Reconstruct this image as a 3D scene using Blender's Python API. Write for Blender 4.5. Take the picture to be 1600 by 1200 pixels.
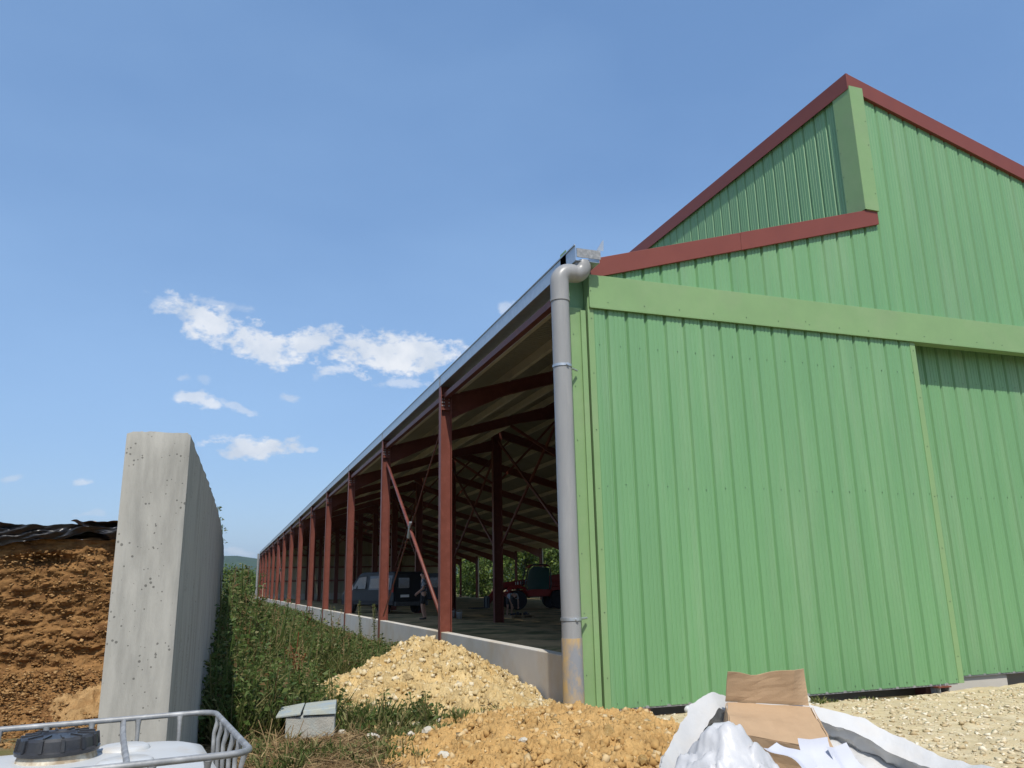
import bpy, bmesh, math, random
import numpy as np
from mathutils import Vector, Matrix, noise
for o in list(bpy.data.objects): bpy.data.objects.remove(o)
sc = bpy.context.scene
COL = sc.collection
R = math.radians
rng = np.random.default_rng(7)
random.seed(7)

# ------------------------------------------------------------------ camera
YAW, PIT, ROL, FPX, CAMZ = 0.344328, 0.246293, 0.018722, 1245.69, 1.6
fw = Vector((math.sin(YAW)*math.cos(PIT), math.cos(YAW)*math.cos(PIT), math.sin(PIT)))
rt = Vector((math.cos(YAW), -math.sin(YAW), 0)); dn = fw.cross(rt)
r2 = rt*math.cos(ROL)+dn*math.sin(ROL); d2 = dn*math.cos(ROL)-rt*math.sin(ROL)
cd = bpy.data.cameras.new('camera'); cam = bpy.data.objects.new('camera', cd); COL.objects.link(cam)
cam.matrix_world = Matrix(((r2.x, -d2.x, -fw.x, 0), (r2.y, -d2.y, -fw.y, 0), (r2.z, -d2.z, -fw.z, CAMZ), (0, 0, 0, 1)))
cd.sensor_width = 36; cd.lens = FPX/1600*36; cd.clip_start = 0.05; cd.clip_end = 30000
sc.camera = cam

# ------------------------------------------------------------------ sky, sun, exposure
SUN = Vector((-0.18, -0.68, 1.0)).normalized()          # direction towards the sun
w = bpy.data.worlds.new('World'); sc.world = w; w.use_nodes = True
nt = w.node_tree; N = nt.nodes; L = nt.links
bg = N['Background']; bg.inputs['Strength'].default_value = 0.135
sky = N.new('ShaderNodeTexSky'); sky.sky_type = 'NISHITA'; sky.sun_disc = False
sky.sun_elevation = math.asin(SUN.z); sky.sun_rotation = math.atan2(SUN.x, SUN.y)
sky.altitude = 200; sky.air_density = 1.0; sky.dust_density = 1.6; sky.ozone_density = 1.2
tc = N.new('ShaderNodeTexCoord')
def wn(t, **k):
    n = N.new(t)
    for a, b in k.items(): setattr(n, a, b)
    return n
def wmath(op, a, b=None, c=None, clamp=False):
    n = N.new('ShaderNodeMath'); n.operation = op; n.use_clamp = clamp
    for i, v in enumerate((a, b, c)):
        if v is None: continue
        if isinstance(v, (int, float)): n.inputs[i].default_value = v
        else: L.new(v, n.inputs[i])
    return n.outputs[0]
# small fair-weather clouds: (tan azimuth from +Y, slope, half width, half height, lean, opacity)
CLOUDS = [(-0.081, 0.3339, 0.0239, 0.0102, 0.25, 0.45), (-0.0399, 0.3174, 0.0497, 0.0193, 0.35, 1.0), (0.029, 0.2945, 0.0557, 0.0206, 0.25, 1.0), (0.0908, 0.3056, 0.055, 0.0155, -0.12, 1.0),
          (-0.0341, 0.3403, 0.0355, 0.0074, 0.1, 0.35), (0.1982, 0.2955, 0.0673, 0.0238, 0.0, 1.05), (0.1562, 0.2982, 0.0351, 0.022, -0.1, 1.0), (0.2325, 0.3071, 0.0477, 0.0175, 0.15, 1.0),
          (0.1164, 0.2661, 0.023, 0.007, -0.25, 0.7), (0.2074, 0.257, 0.0316, 0.0064, 0, 0.5), (-0.0386, 0.2193, 0.0253, 0.0082, 0.1, 0.85), (0.0052, 0.2139, 0.0217, 0.0046, 0.25, 0.5),
          (0.0324, 0.1655, 0.0487, 0.0107, -0.03, 1.05), (0.0176, 0.1681, 0.0218, 0.0106, 0, 0.9), (0.0952, 0.164, 0.0068, 0.0031, 0, 0.5), (0.0645, 0.2294, 0.012, 0.0046, 0, 0.55),
          (-0.1562, 0.1185, 0.0087, 0.0042, -0.2, 0.6), (-0.221, 0.1239, 0.0093, 0.0034, -0.2, 0.5), (-0.1433, 0.0853, 0.015, 0.0028, 0.0, 0.35), (0.0174, 0.0406, 0.0185, 0.0044, 0.1, 0.5),
          (0.3512, 0.375, 0.0112, 0.0064, -0.6, 0.5), (-0.0598, 0.2447, 0.0083, 0.0052, 0, 0.35), (-0.0327, 0.2466, 0.0063, 0.006, 0, 0.3), (-1.2, 0.3, 0.15, 0.05, 0.1, 1),
          (1.3, 0.28, 0.2, 0.06, 0, 1)]
for k in range(8):                                       # the same kind of cloud round the rest of the sky
    a = R(65+k*30+random.uniform(-6, 6)); CLOUDS.append((a, random.uniform(.12, .4), random.uniform(.05, .12), random.uniform(.012, .04), random.uniform(-.2, .2), random.uniform(.5, 1), 1))
warp = wn('ShaderNodeTexNoise'); warp.inputs['Scale'].default_value = 14; warp.inputs['Detail'].default_value = 5
L.new(tc.outputs['Generated'], warp.inputs['Vector'])
wsub = wn('ShaderNodeVectorMath', operation='SUBTRACT'); L.new(warp.outputs['Color'], wsub.inputs[0]); wsub.inputs[1].default_value = (.5, .5, .5)
wsc = wn('ShaderNodeVectorMath', operation='SCALE'); L.new(wsub.outputs[0], wsc.inputs[0]); wsc.inputs['Scale'].default_value = .024
wad = wn('ShaderNodeVectorMath', operation='ADD'); L.new(tc.outputs['Generated'], wad.inputs[0]); L.new(wsc.outputs[0], wad.inputs[1])
fn = wn('ShaderNodeTexNoise'); fn.inputs['Scale'].default_value = 46; fn.inputs['Detail'].default_value = 9; fn.inputs['Roughness'].default_value = .62
mp0 = wn('ShaderNodeMapping'); mp0.inputs['Scale'].default_value = (1, 1, 1.7); L.new(tc.outputs['Generated'], mp0.inputs['Vector']); L.new(mp0.outputs[0], fn.inputs['Vector'])
dens = None; base = None
for c in CLOUDS:
    if len(c) == 7: d = Vector((math.sin(c[0]), math.cos(c[0]), c[1])).normalized()
    else: d = Vector((c[0], 1, c[1])).normalized()
    hx = Vector((d.y, -d.x, 0)).normalized()
    m = N.new('ShaderNodeMapping'); m.vector_type = 'TEXTURE'
    yy = d; zz = hx.cross(yy)
    q = Matrix((hx, yy, zz)).transposed() @ Matrix.Rotation(c[4], 3, 'Y')
    m.inputs['Location'].default_value = d; m.inputs['Rotation'].default_value = q.to_euler()
    m.inputs['Scale'].default_value = (c[2]*1.2, .6, c[3]*1.28)
    L.new(wad.outputs[0], m.inputs['Vector'])
    ln = wn('ShaderNodeVectorMath', operation='LENGTH'); L.new(m.outputs[0], ln.inputs[0])
    v = wmath('SUBTRACT', 1.0, ln.outputs['Value'])
    v = wmath('ADD', v, wmath('MULTIPLY', wmath('SUBTRACT', fn.outputs[0], .50), 2.9))
    v = wmath('MULTIPLY', wmath('MULTIPLY', v, 1.75, clamp=True), c[5]*.92)
    v = wmath('MULTIPLY', v, wmath('MULTIPLY', wmath('SUBTRACT', 1.35, ln.outputs['Value']), 3.0, clamp=True))
    dens = v if dens is None else wmath('MAXIMUM', dens, v)
# thin high veil
vn = wn('ShaderNodeTexNoise'); vn.inputs['Scale'].default_value = 1.6; vn.inputs['Detail'].default_value = 5; vn.inputs['Roughness'].default_value = .45
mpv = wn('ShaderNodeMapping'); mpv.inputs['Scale'].default_value = (1, 1, 2.4); mpv.inputs['Rotation'].default_value = (0, .5, .3); L.new(tc.outputs['Generated'], mpv.inputs['Vector']); L.new(mpv.outputs[0], vn.inputs['Vector'])
veil = wmath('MULTIPLY', wmath('SUBTRACT', vn.outputs[0], .36, clamp=True), .55)
skm = wn('ShaderNodeMix', data_type='RGBA'); skm.inputs[0].default_value = .55; L.new(sky.outputs[0], skm.inputs[6]); skm.inputs[7].default_value = (.70, 1.55, 3.15, 1)   # clear summer blue
mixv = wn('ShaderNodeMix', data_type='RGBA'); L.new(veil, mixv.inputs[0]); L.new(skm.outputs[2], mixv.inputs[6]); mixv.inputs[7].default_value = (2.6, 3.9, 5.6, 1)
mixc = wn('ShaderNodeMix', data_type='RGBA'); L.new(dens, mixc.inputs[0]); L.new(mixv.outputs[2], mixc.inputs[6])
bn = wn('ShaderNodeTexNoise'); bn.inputs['Scale'].default_value = 22; bn.inputs['Detail'].default_value = 6; L.new(tc.outputs['Generated'], bn.inputs['Vector'])
crm = wn('ShaderNodeValToRGB'); crm.color_ramp.elements[0].position = .35; crm.color_ramp.elements[0].color = (3.2, 3.6, 4.2, 1); crm.color_ramp.elements[1].position = .62; crm.color_ramp.elements[1].color = (4.5, 4.65, 4.9, 1)
L.new(bn.outputs[0], crm.inputs[0]); L.new(crm.outputs[0], mixc.inputs[7])
L.new(mixv.outputs[2], bg.inputs['Color'])
bg2 = N.new('ShaderNodeBackground'); bg2.inputs['Strength'].default_value = bg.inputs['Strength'].default_value; L.new(mixc.outputs[2], bg2.inputs['Color'])
sepd = wn('ShaderNodeSeparateXYZ'); L.new(tc.outputs['Generated'], sepd.inputs[0])
low = wmath('MULTIPLY', wmath('LESS_THAN', sepd.outputs[2], .50), wmath('GREATER_THAN', sepd.outputs[2], .02))   # clouds stay low over the land
mxs = N.new('ShaderNodeMixShader'); L.new(low, mxs.inputs[0]); L.new(bg.outputs[0], mxs.inputs[1]); L.new(bg2.outputs[0], mxs.inputs[2]); L.new(mxs.outputs[0], N['World Output'].inputs[0])

sd = bpy.data.lights.new('sun', 'SUN'); sd.energy = 3.0; sd.angle = R(.53); sd.color = (1, .95, .87)
so = bpy.data.objects.new('sun', sd); COL.objects.link(so); so.rotation_euler = SUN.to_track_quat('Z', 'Y').to_euler(); so.location = (-8, -15, 30)
vs = sc.view_settings; vs.view_transform = 'Standard'; vs.look = 'None'; vs.exposure = 0.55; vs.gamma = 1
sc.render.engine = 'CYCLES'
w.cycles.sampling_method = 'MANUAL'; w.cycles.sample_map_resolution = 512
sc.cycles.max_bounces = 6; sc.cycles.diffuse_bounces = 3; sc.cycles.glossy_bounces = 3

HAZE = .00009
# ------------------------------------------------------------------ materials
MATS = {}
def mat(name, col, rough=.6, metal=0., var=.12, scale=4., bump=0., bscale=40., spec=.4, col2=None, mix2=.0, scale2=3., island=None, rnd=0., trans=0., stretch=None, thr=.55):
    """principled material: colour varied by noise, optional second colour in patches, optional random colour per loose piece"""
    if name in MATS: return MATS[name]
    m = bpy.data.materials.new(name); m.use_nodes = True; t = m.node_tree; n = t.nodes; l = t.links; p = n['Principled BSDF']
    p.inputs['Roughness'].default_value = rough; p.inputs['Metallic'].default_value = metal; p.inputs['Specular IOR Level'].default_value = spec
    co = n.new('ShaderNodeTexCoord'); src = co.outputs['Object']
    if stretch:
        mp = n.new('ShaderNodeMapping'); mp.inputs['Scale'].default_value = stretch; l.new(src, mp.inputs[0]); srcs = mp.outputs[0]
    else: srcs = src
    ns = n.new('ShaderNodeTexNoise'); ns.inputs['Scale'].default_value = scale; ns.inputs['Detail'].default_value = 8; ns.inputs['Roughness'].default_value = .6; l.new(srcs, ns.inputs['Vector'])
    if island:
        g = n.new('ShaderNodeNewGeometry'); rp = n.new('ShaderNodeValToRGB'); l.new(g.outputs['Random Per Island'], rp.inputs[0])
        e = rp.color_ramp.elements; k = len(island)
        while len(e) < k: e.new(.5)
        for i, c in enumerate(island): e[i].position = i/(k-1) if k > 1 else 0; e[i].color = (*c, 1)
        cur = rp.outputs[0]
    else:
        rg = n.new('ShaderNodeRGB'); rg.outputs[0].default_value = (*col, 1); cur = rg.outputs[0]
    if col2 is not None:
        n2 = n.new('ShaderNodeTexNoise'); n2.inputs['Scale'].default_value = scale2; n2.inputs['Detail'].default_value = 9; n2.inputs['Roughness'].default_value = .65; l.new(srcs, n2.inputs['Vector'])
        mr = n.new('ShaderNodeMapRange'); mr.inputs[1].default_value = thr-.08; mr.inputs[2].default_value = thr+.1; mr.inputs[4].default_value = mix2; l.new(n2.outputs[0], mr.inputs[0])
        mx = n.new('ShaderNodeMix'); mx.data_type = 'RGBA'; l.new(mr.outputs[0], mx.inputs[0]); l.new(cur, mx.inputs[6]); mx.inputs[7].default_value = (*col2, 1); cur = mx.outputs[2]
    hs = n.new('ShaderNodeHueSaturation'); l.new(cur, hs.inputs['Color'])
    mv = n.new('ShaderNodeMapRange'); mv.inputs[1].default_value = .25; mv.inputs[2].default_value = .75; mv.inputs[3].default_value = 1-var; mv.inputs[4].default_value = 1+var; l.new(ns.outputs[0], mv.inputs[0])
    val = mv.outputs[0]
    if rnd:
        oi = n.new('ShaderNodeObjectInfo'); mr2 = n.new('ShaderNodeMapRange'); mr2.inputs[3].default_value = 1-rnd; mr2.inputs[4].default_value = 1+rnd; l.new(oi.outputs['Random'], mr2.inputs[0])
        ml = n.new('ShaderNodeMath'); ml.operation = 'MULTIPLY'; l.new(val, ml.inputs[0]); l.new(mr2.outputs[0], ml.inputs[1]); val = ml.outputs[0]
    l.new(val, hs.inputs['Value']); l.new(hs.outputs[0], p.inputs['Base Color'])
    rr = n.new('ShaderNodeMapRange'); rr.inputs[3].default_value = max(0, rough-.08); rr.inputs[4].default_value = min(1, rough+.08); l.new(ns.outputs[0], rr.inputs[0]); l.new(rr.outputs[0], p.inputs['Roughness'])
    if bump:
        nb = n.new('ShaderNodeTexNoise'); nb.inputs['Scale'].default_value = bscale; nb.inputs['Detail'].default_value = 6; l.new(srcs, nb.inputs['Vector'])
        bp = n.new('ShaderNodeBump'); bp.inputs['Strength'].default_value = min(1, bump); bp.inputs['Distance'].default_value = .02; l.new(nb.outputs[0], bp.inputs['Height']); l.new(bp.outputs[0], p.inputs['Normal'])
    if trans:
        out = n['Material Output']; tr = n.new('ShaderNodeBsdfTranslucent'); l.new(hs.outputs[0], tr.inputs[0]); ms = n.new('ShaderNodeMixShader'); ms.inputs[0].default_value = trans
        l.new(p.outputs[0], ms.inputs[1]); l.new(tr.outputs[0], ms.inputs[2]); l.new(ms.outputs[0], out.inputs[0])
    MATS[name] = m; return m

GREEN = (.128, .294, .116)
mat('green_sheet', GREEN, rough=.55, var=.07, scale=1.2, spec=1.0, stretch=(3, 3, .3), rnd=.03, col2=(.20, .33, .17), mix2=.4, scale2=.9, thr=.56, bump=.10, bscale=1.3)
mat('trim_green', (.200, .325, .140), rough=.45, var=.06, bump=.06, bscale=1.5, col2=(.24, .33, .17), mix2=.4, scale2=1.5, scale=2, rnd=.03)
mat('red_trim', (.185, .048, .033), rough=.5, var=.08, scale=2, bump=.05, bscale=1.5)
mat('red_steel', (.150, .042, .027), rough=.5, var=.15, scale=3, rnd=.06, col2=(.21, .075, .055), mix2=.35, scale2=6)
mat('galv', (.50, .53, .55), rough=.38, metal=.75, var=.14, scale=9)
mat('galv_dull', (.25, .255, .255), rough=.5, metal=.25, var=.25, scale=25, col2=(.44, .44, .43), mix2=.6, scale2=18)
mat('pvc', (.27, .272, .268), rough=.36, var=.08, scale=3, stretch=(3, 3, .4), col2=(.36, .35, .33), mix2=.45, scale2=2.5, thr=.58)
mat('roof_liner', (.33, .315, .255), rough=.6, var=.1, scale=1.5, rnd=.05)
mat('purlin_galv', (.58, .54, .45), rough=.5, var=.12, scale=2)
mat('liner_beige', (.42, .39, .29), rough=.6, var=.08, scale=1, rnd=.05)
mat('black_rubber', (.022, .022, .024), rough=.75, var=.2, scale=12)
mat('black_plastic', (.03, .031, .035), rough=.38, var=.25, scale=20, col2=(.12, .115, .1), mix2=.25, scale2=9)
mat('screw', (.10, .14, .10), rough=.4, metal=.6)

# ------------------------------------------------------------------ mesh helpers
class MB:
    def __init__(s): s.v = []; s.f = []
    def add(s, v, f):
        b = len(s.v); s.v += [tuple(p) for p in v]; s.f += [tuple(i+b for i in q) for q in f]; return s
    def box(s, x0, y0, z0, x1, y1, z1):
        v = [(x, y, z) for z in (z0, z1) for y in (y0, y1) for x in (x0, x1)]
        return s.add(v, [(0, 2, 3, 1), (4, 5, 7, 6), (0, 1, 5, 4), (2, 6, 7, 3), (0, 4, 6, 2), (1, 3, 7, 5)])
    def hexa(s, p):            # 8 points: bottom loop then top loop
        return s.add(p, [(3, 2, 1, 0), (4, 5, 6, 7), (0, 1, 5, 4), (1, 2, 6, 5), (2, 3, 7, 6), (3, 0, 4, 7)])
    def bar(s, a, b, w, h, up=(0, 0, 1)):
        a = Vector(a); b = Vector(b); d = (b-a).normalized(); x = d.cross(Vector(up))
        if x.length < 1e-4: x = d.cross(Vector((0, 1, 0)))
        x.normalize(); y = x.cross(d); q = []
        for p in (a, b):
            q += [p+x*(sx*w/2)+y*(sy*h/2) for sx, sy in ((-1, -1), (1, -1), (1, 1), (-1, 1))]
        return s.hexa(q)
    def tube(s, path, r, n=10, caps=True, flat=1.0):
        path = [Vector(p) for p in path]; k = len(path); rs = r if hasattr(r, '__len__') else [r]*k
        t0 = (path[1]-path[0]).normalized(); u = t0.orthogonal().normalized(); rings = []
        for i, p in enumerate(path):
            t = (path[min(i+1, k-1)]-path[max(i-1, 0)]).normalized(); u = (u-t*u.dot(t)).normalized(); v = t.cross(u)
            rings.append([p+(u*math.cos(a)+v*math.sin(a)*flat)*rs[i] for a in [2*math.pi*j/n for j in range(n)]])
        f = [(i*n+j, i*n+(j+1) % n, (i+1)*n+(j+1) % n, (i+1)*n+j) for i in range(k-1) for j in range(n)]
        if caps: f += [tuple(range(n-1, -1, -1)), tuple((k-1)*n+j for j in range(n))]
        return s.add([p for q in rings for p in q], f)
    def lathe(s, prof, c=(0, 0, 0), n=24, axis='z'):
        v = []
        for r, h in prof:
            for j in range(n):
                a = 2*math.pi*j/n
                p = (r*math.cos(a), r*math.sin(a), h)
                if axis == 'x': p = (h, p[0], p[1])
                v.append((c[0]+p[0], c[1]+p[1], c[2]+p[2]))
        k = len(prof); f = [(i*n+j, i*n+(j+1) % n, (i+1)*n+(j+1) % n, (i+1)*n+j) for i in range(k-1) for j in range(n)]
        f += [tuple(range(n-1, -1, -1)), tuple((k-1)*n+j for j in range(n))]
        return s.add(v, f)
    def prism(s, poly, x0, x1, ax='x'):     # polygon (a,b) extruded along ax
        n = len(poly)
        P = (lambda t, a, b: (t, a, b)) if ax == 'x' else ((lambda t, a, b: (a, t, b)) if ax == 'y' else (lambda t, a, b: (a, b, t)))
        v = [P(x0, a, b) for a, b in poly]+[P(x1, a, b) for a, b in poly]
        return s.add(v, [tuple(range(n)), tuple(range(2*n-1, n-1, -1))]+[(i, i+n, (i+1) % n+n, (i+1) % n) for i in range(n)])
    def grid(s, P):             # P[i][j] points
        a = len(P); b = len(P[0])
        return s.add([p for r_ in P for p in r_], [(i*b+j, i*b+j+1, (i+1)*b+j+1, (i+1)*b+j) for i in range(a-1) for j in range(b-1)])
    def mesh(s, name, m=None, smooth=False):
        me = bpy.data.meshes.new(name); me.from_pydata(s.v, [], s.f); me.update()
        if m: me.materials.append(MATS[m] if isinstance(m, str) else m)
        bm = bmesh.new(); bm.from_mesh(me); bmesh.ops.recalc_face_normals(bm, faces=bm.faces); bm.to_mesh(me); bm.free()
        if smooth:
            me.polygons.foreach_set('use_smooth', [True]*len(me.polygons))
        return me
    def build(s, name, m, parent=None, smooth=False, bevel=0, seg=2, loc=None):
        return link(name, s.mesh(name, m, smooth), parent, bevel, seg, smooth, loc)
def link(name, me, parent=None, bevel=0, seg=2, smooth=False, loc=None):
    o = bpy.data.objects.new(name, me); COL.objects.link(o)
    if parent: o.parent = parent
    if loc is not None: o.location = loc
    if bevel:
        b = o.modifiers.new('bevel', 'BEVEL'); b.width = bevel; b.segments = seg; b.limit_method = 'ANGLE'; b.angle_limit = R(40)
    return o
def auto_smooth(o, ang=40):
    me = o.data; me.polygons.foreach_set('use_smooth', [True]*len(me.polygons))
    me.set_sharp_from_angle(angle=R(ang)); return o
def tag(o, label=None, cat=None, group=None, kind=None):
    if label: o['label'] = label
    if cat: o['category'] = cat
    if group: o['group'] = group
    if kind: o['kind'] = kind
    return o
def empty(name, loc=(0, 0, 0), rz=0, label=None, cat=None, group=None):
    o = bpy.data.objects.new(name, None); COL.objects.link(o); o.location = loc; o.rotation_euler = (0, 0, rz); o.empty_display_size = .2
    return tag(o, label, cat, group)
def np_mesh(name, V, F, m, parent=None, smooth=False, k=4):
    me = bpy.data.meshes.new(name); V = np.asarray(V, dtype=np.float32).reshape(-1, 3); F = np.asarray(F, dtype=np.int32).reshape(-1, k)
    me.vertices.add(len(V)); me.vertices.foreach_set('co', V.ravel()); me.loops.add(F.size); me.loops.foreach_set('vertex_index', F.ravel())
    me.polygons.add(len(F)); me.polygons.foreach_set('loop_start', np.arange(len(F), dtype=np.int32)*k); me.polygons.foreach_set('loop_total', np.full(len(F), k, dtype=np.int32))
    if smooth: me.polygons.foreach_set('use_smooth', [True]*len(F))
    me.update(calc_edges=True); me.materials.append(MATS[m] if isinstance(m, str) else m)
    return link(name, me, parent)
def fbm(x, y, z=0., o=5): return noise.fractal(Vector((x, y, z)), 1.0, 2.0, o)
def sst(a, b, x):
    t = min(1, max(0, (x-a)/(b-a))); return t*t*(3-2*t)
def lerp(a, b, t): return a+(b-a)*t

# ------------------------------------------------------------------ the ground, hills, floor
def gz(x, y):
    z = -.17*sst(3.6, 4.9, x) + .10*math.exp(-((x-1.0)**2/.5+(y-8.2)**2/2.5))
    if 4.6 < x < 34 and 10.5 < y < 118: z -= .25
    if y < 30: z += .02*fbm(x*.9, y*.9)
    return z
xs = sorted(set([round(v, 3) for v in list(np.arange(-6, 16, .22))+list(np.arange(16, 60, 4))+list(np.arange(60, 400, 40))+[600, 1000, 2000, 4000, 8000]+[-v for v in [8, 10, 14, 20, 30, 50, 90, 150, 300, 600, 1000, 2000, 4000, 8000]]]))
ys = sorted(set([round(v, 3) for v in list(np.arange(-2, 20, .22))+list(np.arange(20, 130, 4))+list(np.arange(130, 500, 40))+[700, 1000, 2000, 4000, 8000]+[-3, -6, -12, -30, -100, -600, -4000]]))
mat('earth', (.20, .145, .075), rough=.95, var=.28, scale=2.2, bump=.8, bscale=30, spec=.15, col2=(.07, .085, .025), mix2=.75, scale2=1.1, thr=.52)
mb = MB(); mb.grid([[(x, y, gz(x, y)) for y in ys] for x in xs])
tag(mb.build('ground', 'earth', smooth=True), 'bare brown earth and thin grass around the barn', 'ground', kind='structure')
mat('barn_floor', (.42, .30, .155), rough=.95, var=.3, scale=1.2, bump=.9, bscale=14, spec=.15, col2=(.075, .09, .03), mix2=.85, scale2=.7, thr=.52)
def fz(x, y): return lerp(.36, .06, sst(8.3, 11, x)) + .035*fbm(x*.8, y*.8) + .13*sst(1.4, 0, abs(x-6.2))*sst(3.0, 0, abs(y-13.5)) - .12*sst(7, 5, x)*sst(12.6, 11.6, y)
mb = MB(); fxs = list(np.arange(4.86, 16, .4))+list(np.arange(16, 31.5, 1.5)); fys = list(np.arange(11.4, 45, .5))+list(np.arange(45, 117, 2))
mb.grid([[(x, y, fz(x, y)) for y in fys] for x in fxs])
tag(mb.build('barn_floor', 'barn_floor', smooth=True), 'trampled earth floor inside the barn', 'floor', kind='structure')
# hills far beyond the barn
mat('hill_forest', (.035, .060, .022), rough=1, var=.45, scale=.02, spec=.05, bump=1, bscale=.03)
def hill(name, y0, h, xa, xb, seed):
    P = []
    for i in range(90):
        x = lerp(xa, xb, i/89); row = []
        for j in range(14):
            t = j/13; prof = math.sin(t*math.pi*.5)
            hh = h*(.72+.30*fbm(x*.0011+seed, seed*3., 0, 4)+.10*fbm(x*.006, seed, 2., 4))
            row.append((x, y0-900*(1-t)+60*fbm(x*.003, t*3, seed), max(-2, hh*prof-3+5*fbm(x*.012, t*6, seed)*t)))
        row.append((x, y0+900, -5)); P.append(row)
    return tag(MB().grid(P).build(name, 'hill_forest', smooth=True), None, None, kind='structure')
hill('hills', 3600, 205, -5200, 6200, 1.3)
hill('hills', 2300, 40, -4200, 5200, 5.1)

# ------------------------------------------------------------------ the barn
barn = empty('barn', (4.7, 10.5, 0), 0, 'long open-sided barn with green metal gable and dark red steel columns', 'barn')
barn.location = (0, 0, 0)
FR = [10.85]+[10.6+7.5*k for k in range(1, 15)]          # frame positions along the barn
Y0, Y1 = 10.5, 116.0
XE, XC, XR = 4.70, 10.72, 30.9                           # eave line, clerestory wall, far eave
zL = lambda x: 6.42+.295*(x-5.2)
zR = lambda x: 10.98-.281*(x-10.62)

# profiled sheet: wide flats outside, narrow grooves .333 m apart, two shallow stiffeners in each flat
PR = [(0, 0), (.062, 0), (.068, -.006), (.084, -.006), (.090, 0), (.132, 0), (.138, -.006), (.154, -.006), (.160, 0), (.202, 0), (.208, -.006), (.224, -.006), (.230, 0), (.262, 0), (.286, -.038), (.303, -.038), (.328, 0), (.3333, 0)]
def sheet_pts(w):
    out = []; k = 0
    while k*.33333 < w-1e-3:
        for s, d in PR[(1 if k else 0):]:
            q = k*.33333+s
            if q > w+1e-6: out.append((w, d)); break
            out.append((q, d))
        k += 1
    return out
def sheet_mesh(name, w, m, zb, zt, org=(0, 0, 0), u=(1, 0, 0), n=(0, -1, 0)):
    org = Vector(org); u = Vector(u); n = Vector(n); pts = sheet_pts(w); P = []
    for s, d in pts:
        p = org+u*s+n*d
        b = zb(p) if callable(zb) else zb; t = zt(p) if callable(zt) else zt
        P.append([(p.x, p.y, b), (p.x, p.y, t)])
    return MB().grid(P).mesh(name, m)

gable = tag(empty('gable_wall'), 'sunlit green profiled sheeting of the gable'); gable.parent = barn
x = 4.72
while x < 30.8:
    wd = min(1.0, 30.9-x)
    if x+.02 < XC < x+wd-.02: wd = XC-x
    top = (lambda p: zL(p.x)-.12) if x < XC-.01 else (lambda p: zR(p.x)-.12)
    bot = 5.70 if x < 23 else -.05
    link('cladding_sheet', sheet_mesh('cladding_sheet', wd, 'green_sheet', bot, top, (x, Y0, 0)), gable)
    x += wd
# sliding doors
def screws(pts, parent, n=(0, -1, 0)):
    mb = MB(); n = Vector(n)
    for p in pts:
        p = Vector(p); mb.tube([p-n*.004, p+n*.008], .0065, 6)
    return tag(mb.build('screws', 'screw', parent), kind='stuff')
def door(x0, x1, yf, z0, z1, label):
    d = tag(empty('sliding_door'), label); d.parent = barn
    x = x0; ps = []
    while x < x1-.02:
        wd = min(1.0, x1-x); link('door_sheet', sheet_mesh('door_sheet', wd, 'green_sheet', z0, z1, (x, yf, 0)), d)
        x += wd
    k = 0
    while x0+.16+k*.3333 < x1-.1:
        xx = x0+.16+k*.3333
        for z in (z0+.07, 2.95+.02*math.sin(k), 5.05): ps.append((xx+random.uniform(-.02, .02), yf, z+random.uniform(-.012, .012)))
        k += 1
    screws(ps, d)
    for xa, xb in ((x0-.02, x0+.075), (x1-.10, x1+.012)):                # folded edge strips
        MB().box(xa, yf-.010, z0-.004, xb, yf+.075, z1).build('edge_strip', 'trim_green', d, bevel=.003)
    screws([(xx, yf-.010, z) for xx in (x0+.035, x1-.045) for z in np.arange(z0+.4, z1, .85)], d)
    MB().box(x0+.08, yf+.012, z0-.022, x1-.11, yf+.075, z0+.01).build('bottom_rail', 'galv_dull', d)
    MB().box(x0+.08, yf+.045, z0+.012, x1-.11, yf+.075, z1-.05).build('backing_frame', 'galv_dull', d)
    return d
door(4.945, 11.235, 10.31, -.045, 5.80, 'nearer sliding door in the gable, proud of the next one')
door(10.86, 17.4, 10.69, .0, 5.80, 'recessed sliding door at the right')
door(17.1, 23.4, 10.31, -.045, 5.80, 'third sliding door farther right')
# header box above the doors
hd = MB().box(4.945, 10.262, 5.625, 23.6, 10.49, 6.145).build('door_header', 'trim_green', barn, bevel=.004)
MB().box(4.95, 10.256, 5.612, 23.6, 10.285, 5.624).build('drip_edge', 'trim_green', hd)
MB().box(4.947, 10.40, 5.62, 4.952, 10.49, 5.63).build('end_fold', 'trim_green', hd)
screws([(5.25+k*.62, 10.262, 5.72+.006*math.sin(k*7)) for k in range(29)]+[(8.9, 10.262, 5.76), (13.1, 10.262, 5.75), (4.965, 10.262, 6.08), (4.965, 10.262, 5.88)], hd)
MB().box(5.0, 10.30, 5.80, 23.5, 10.48, 5.86).build('door_track', 'galv_dull', barn)
# corner post cladding beside the pipe
cp = MB().box(4.66, 10.36, -.1, 4.85, 10.47, 5.62).build('corner_trim', 'trim_green', barn, bevel=.004)
MB().box(4.82, 10.33, -.1, 4.90, 10.36, 5.58).build('trim_fold', 'trim_green', cp)
MB().box(4.60, 10.47, -.1, 4.94, 10.62, 6.22).build('corner_sheet', 'green_sheet', cp)
screws([(4.70, 10.36, z) for z in np.arange(.4, 5.5, .8)], cp)
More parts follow.
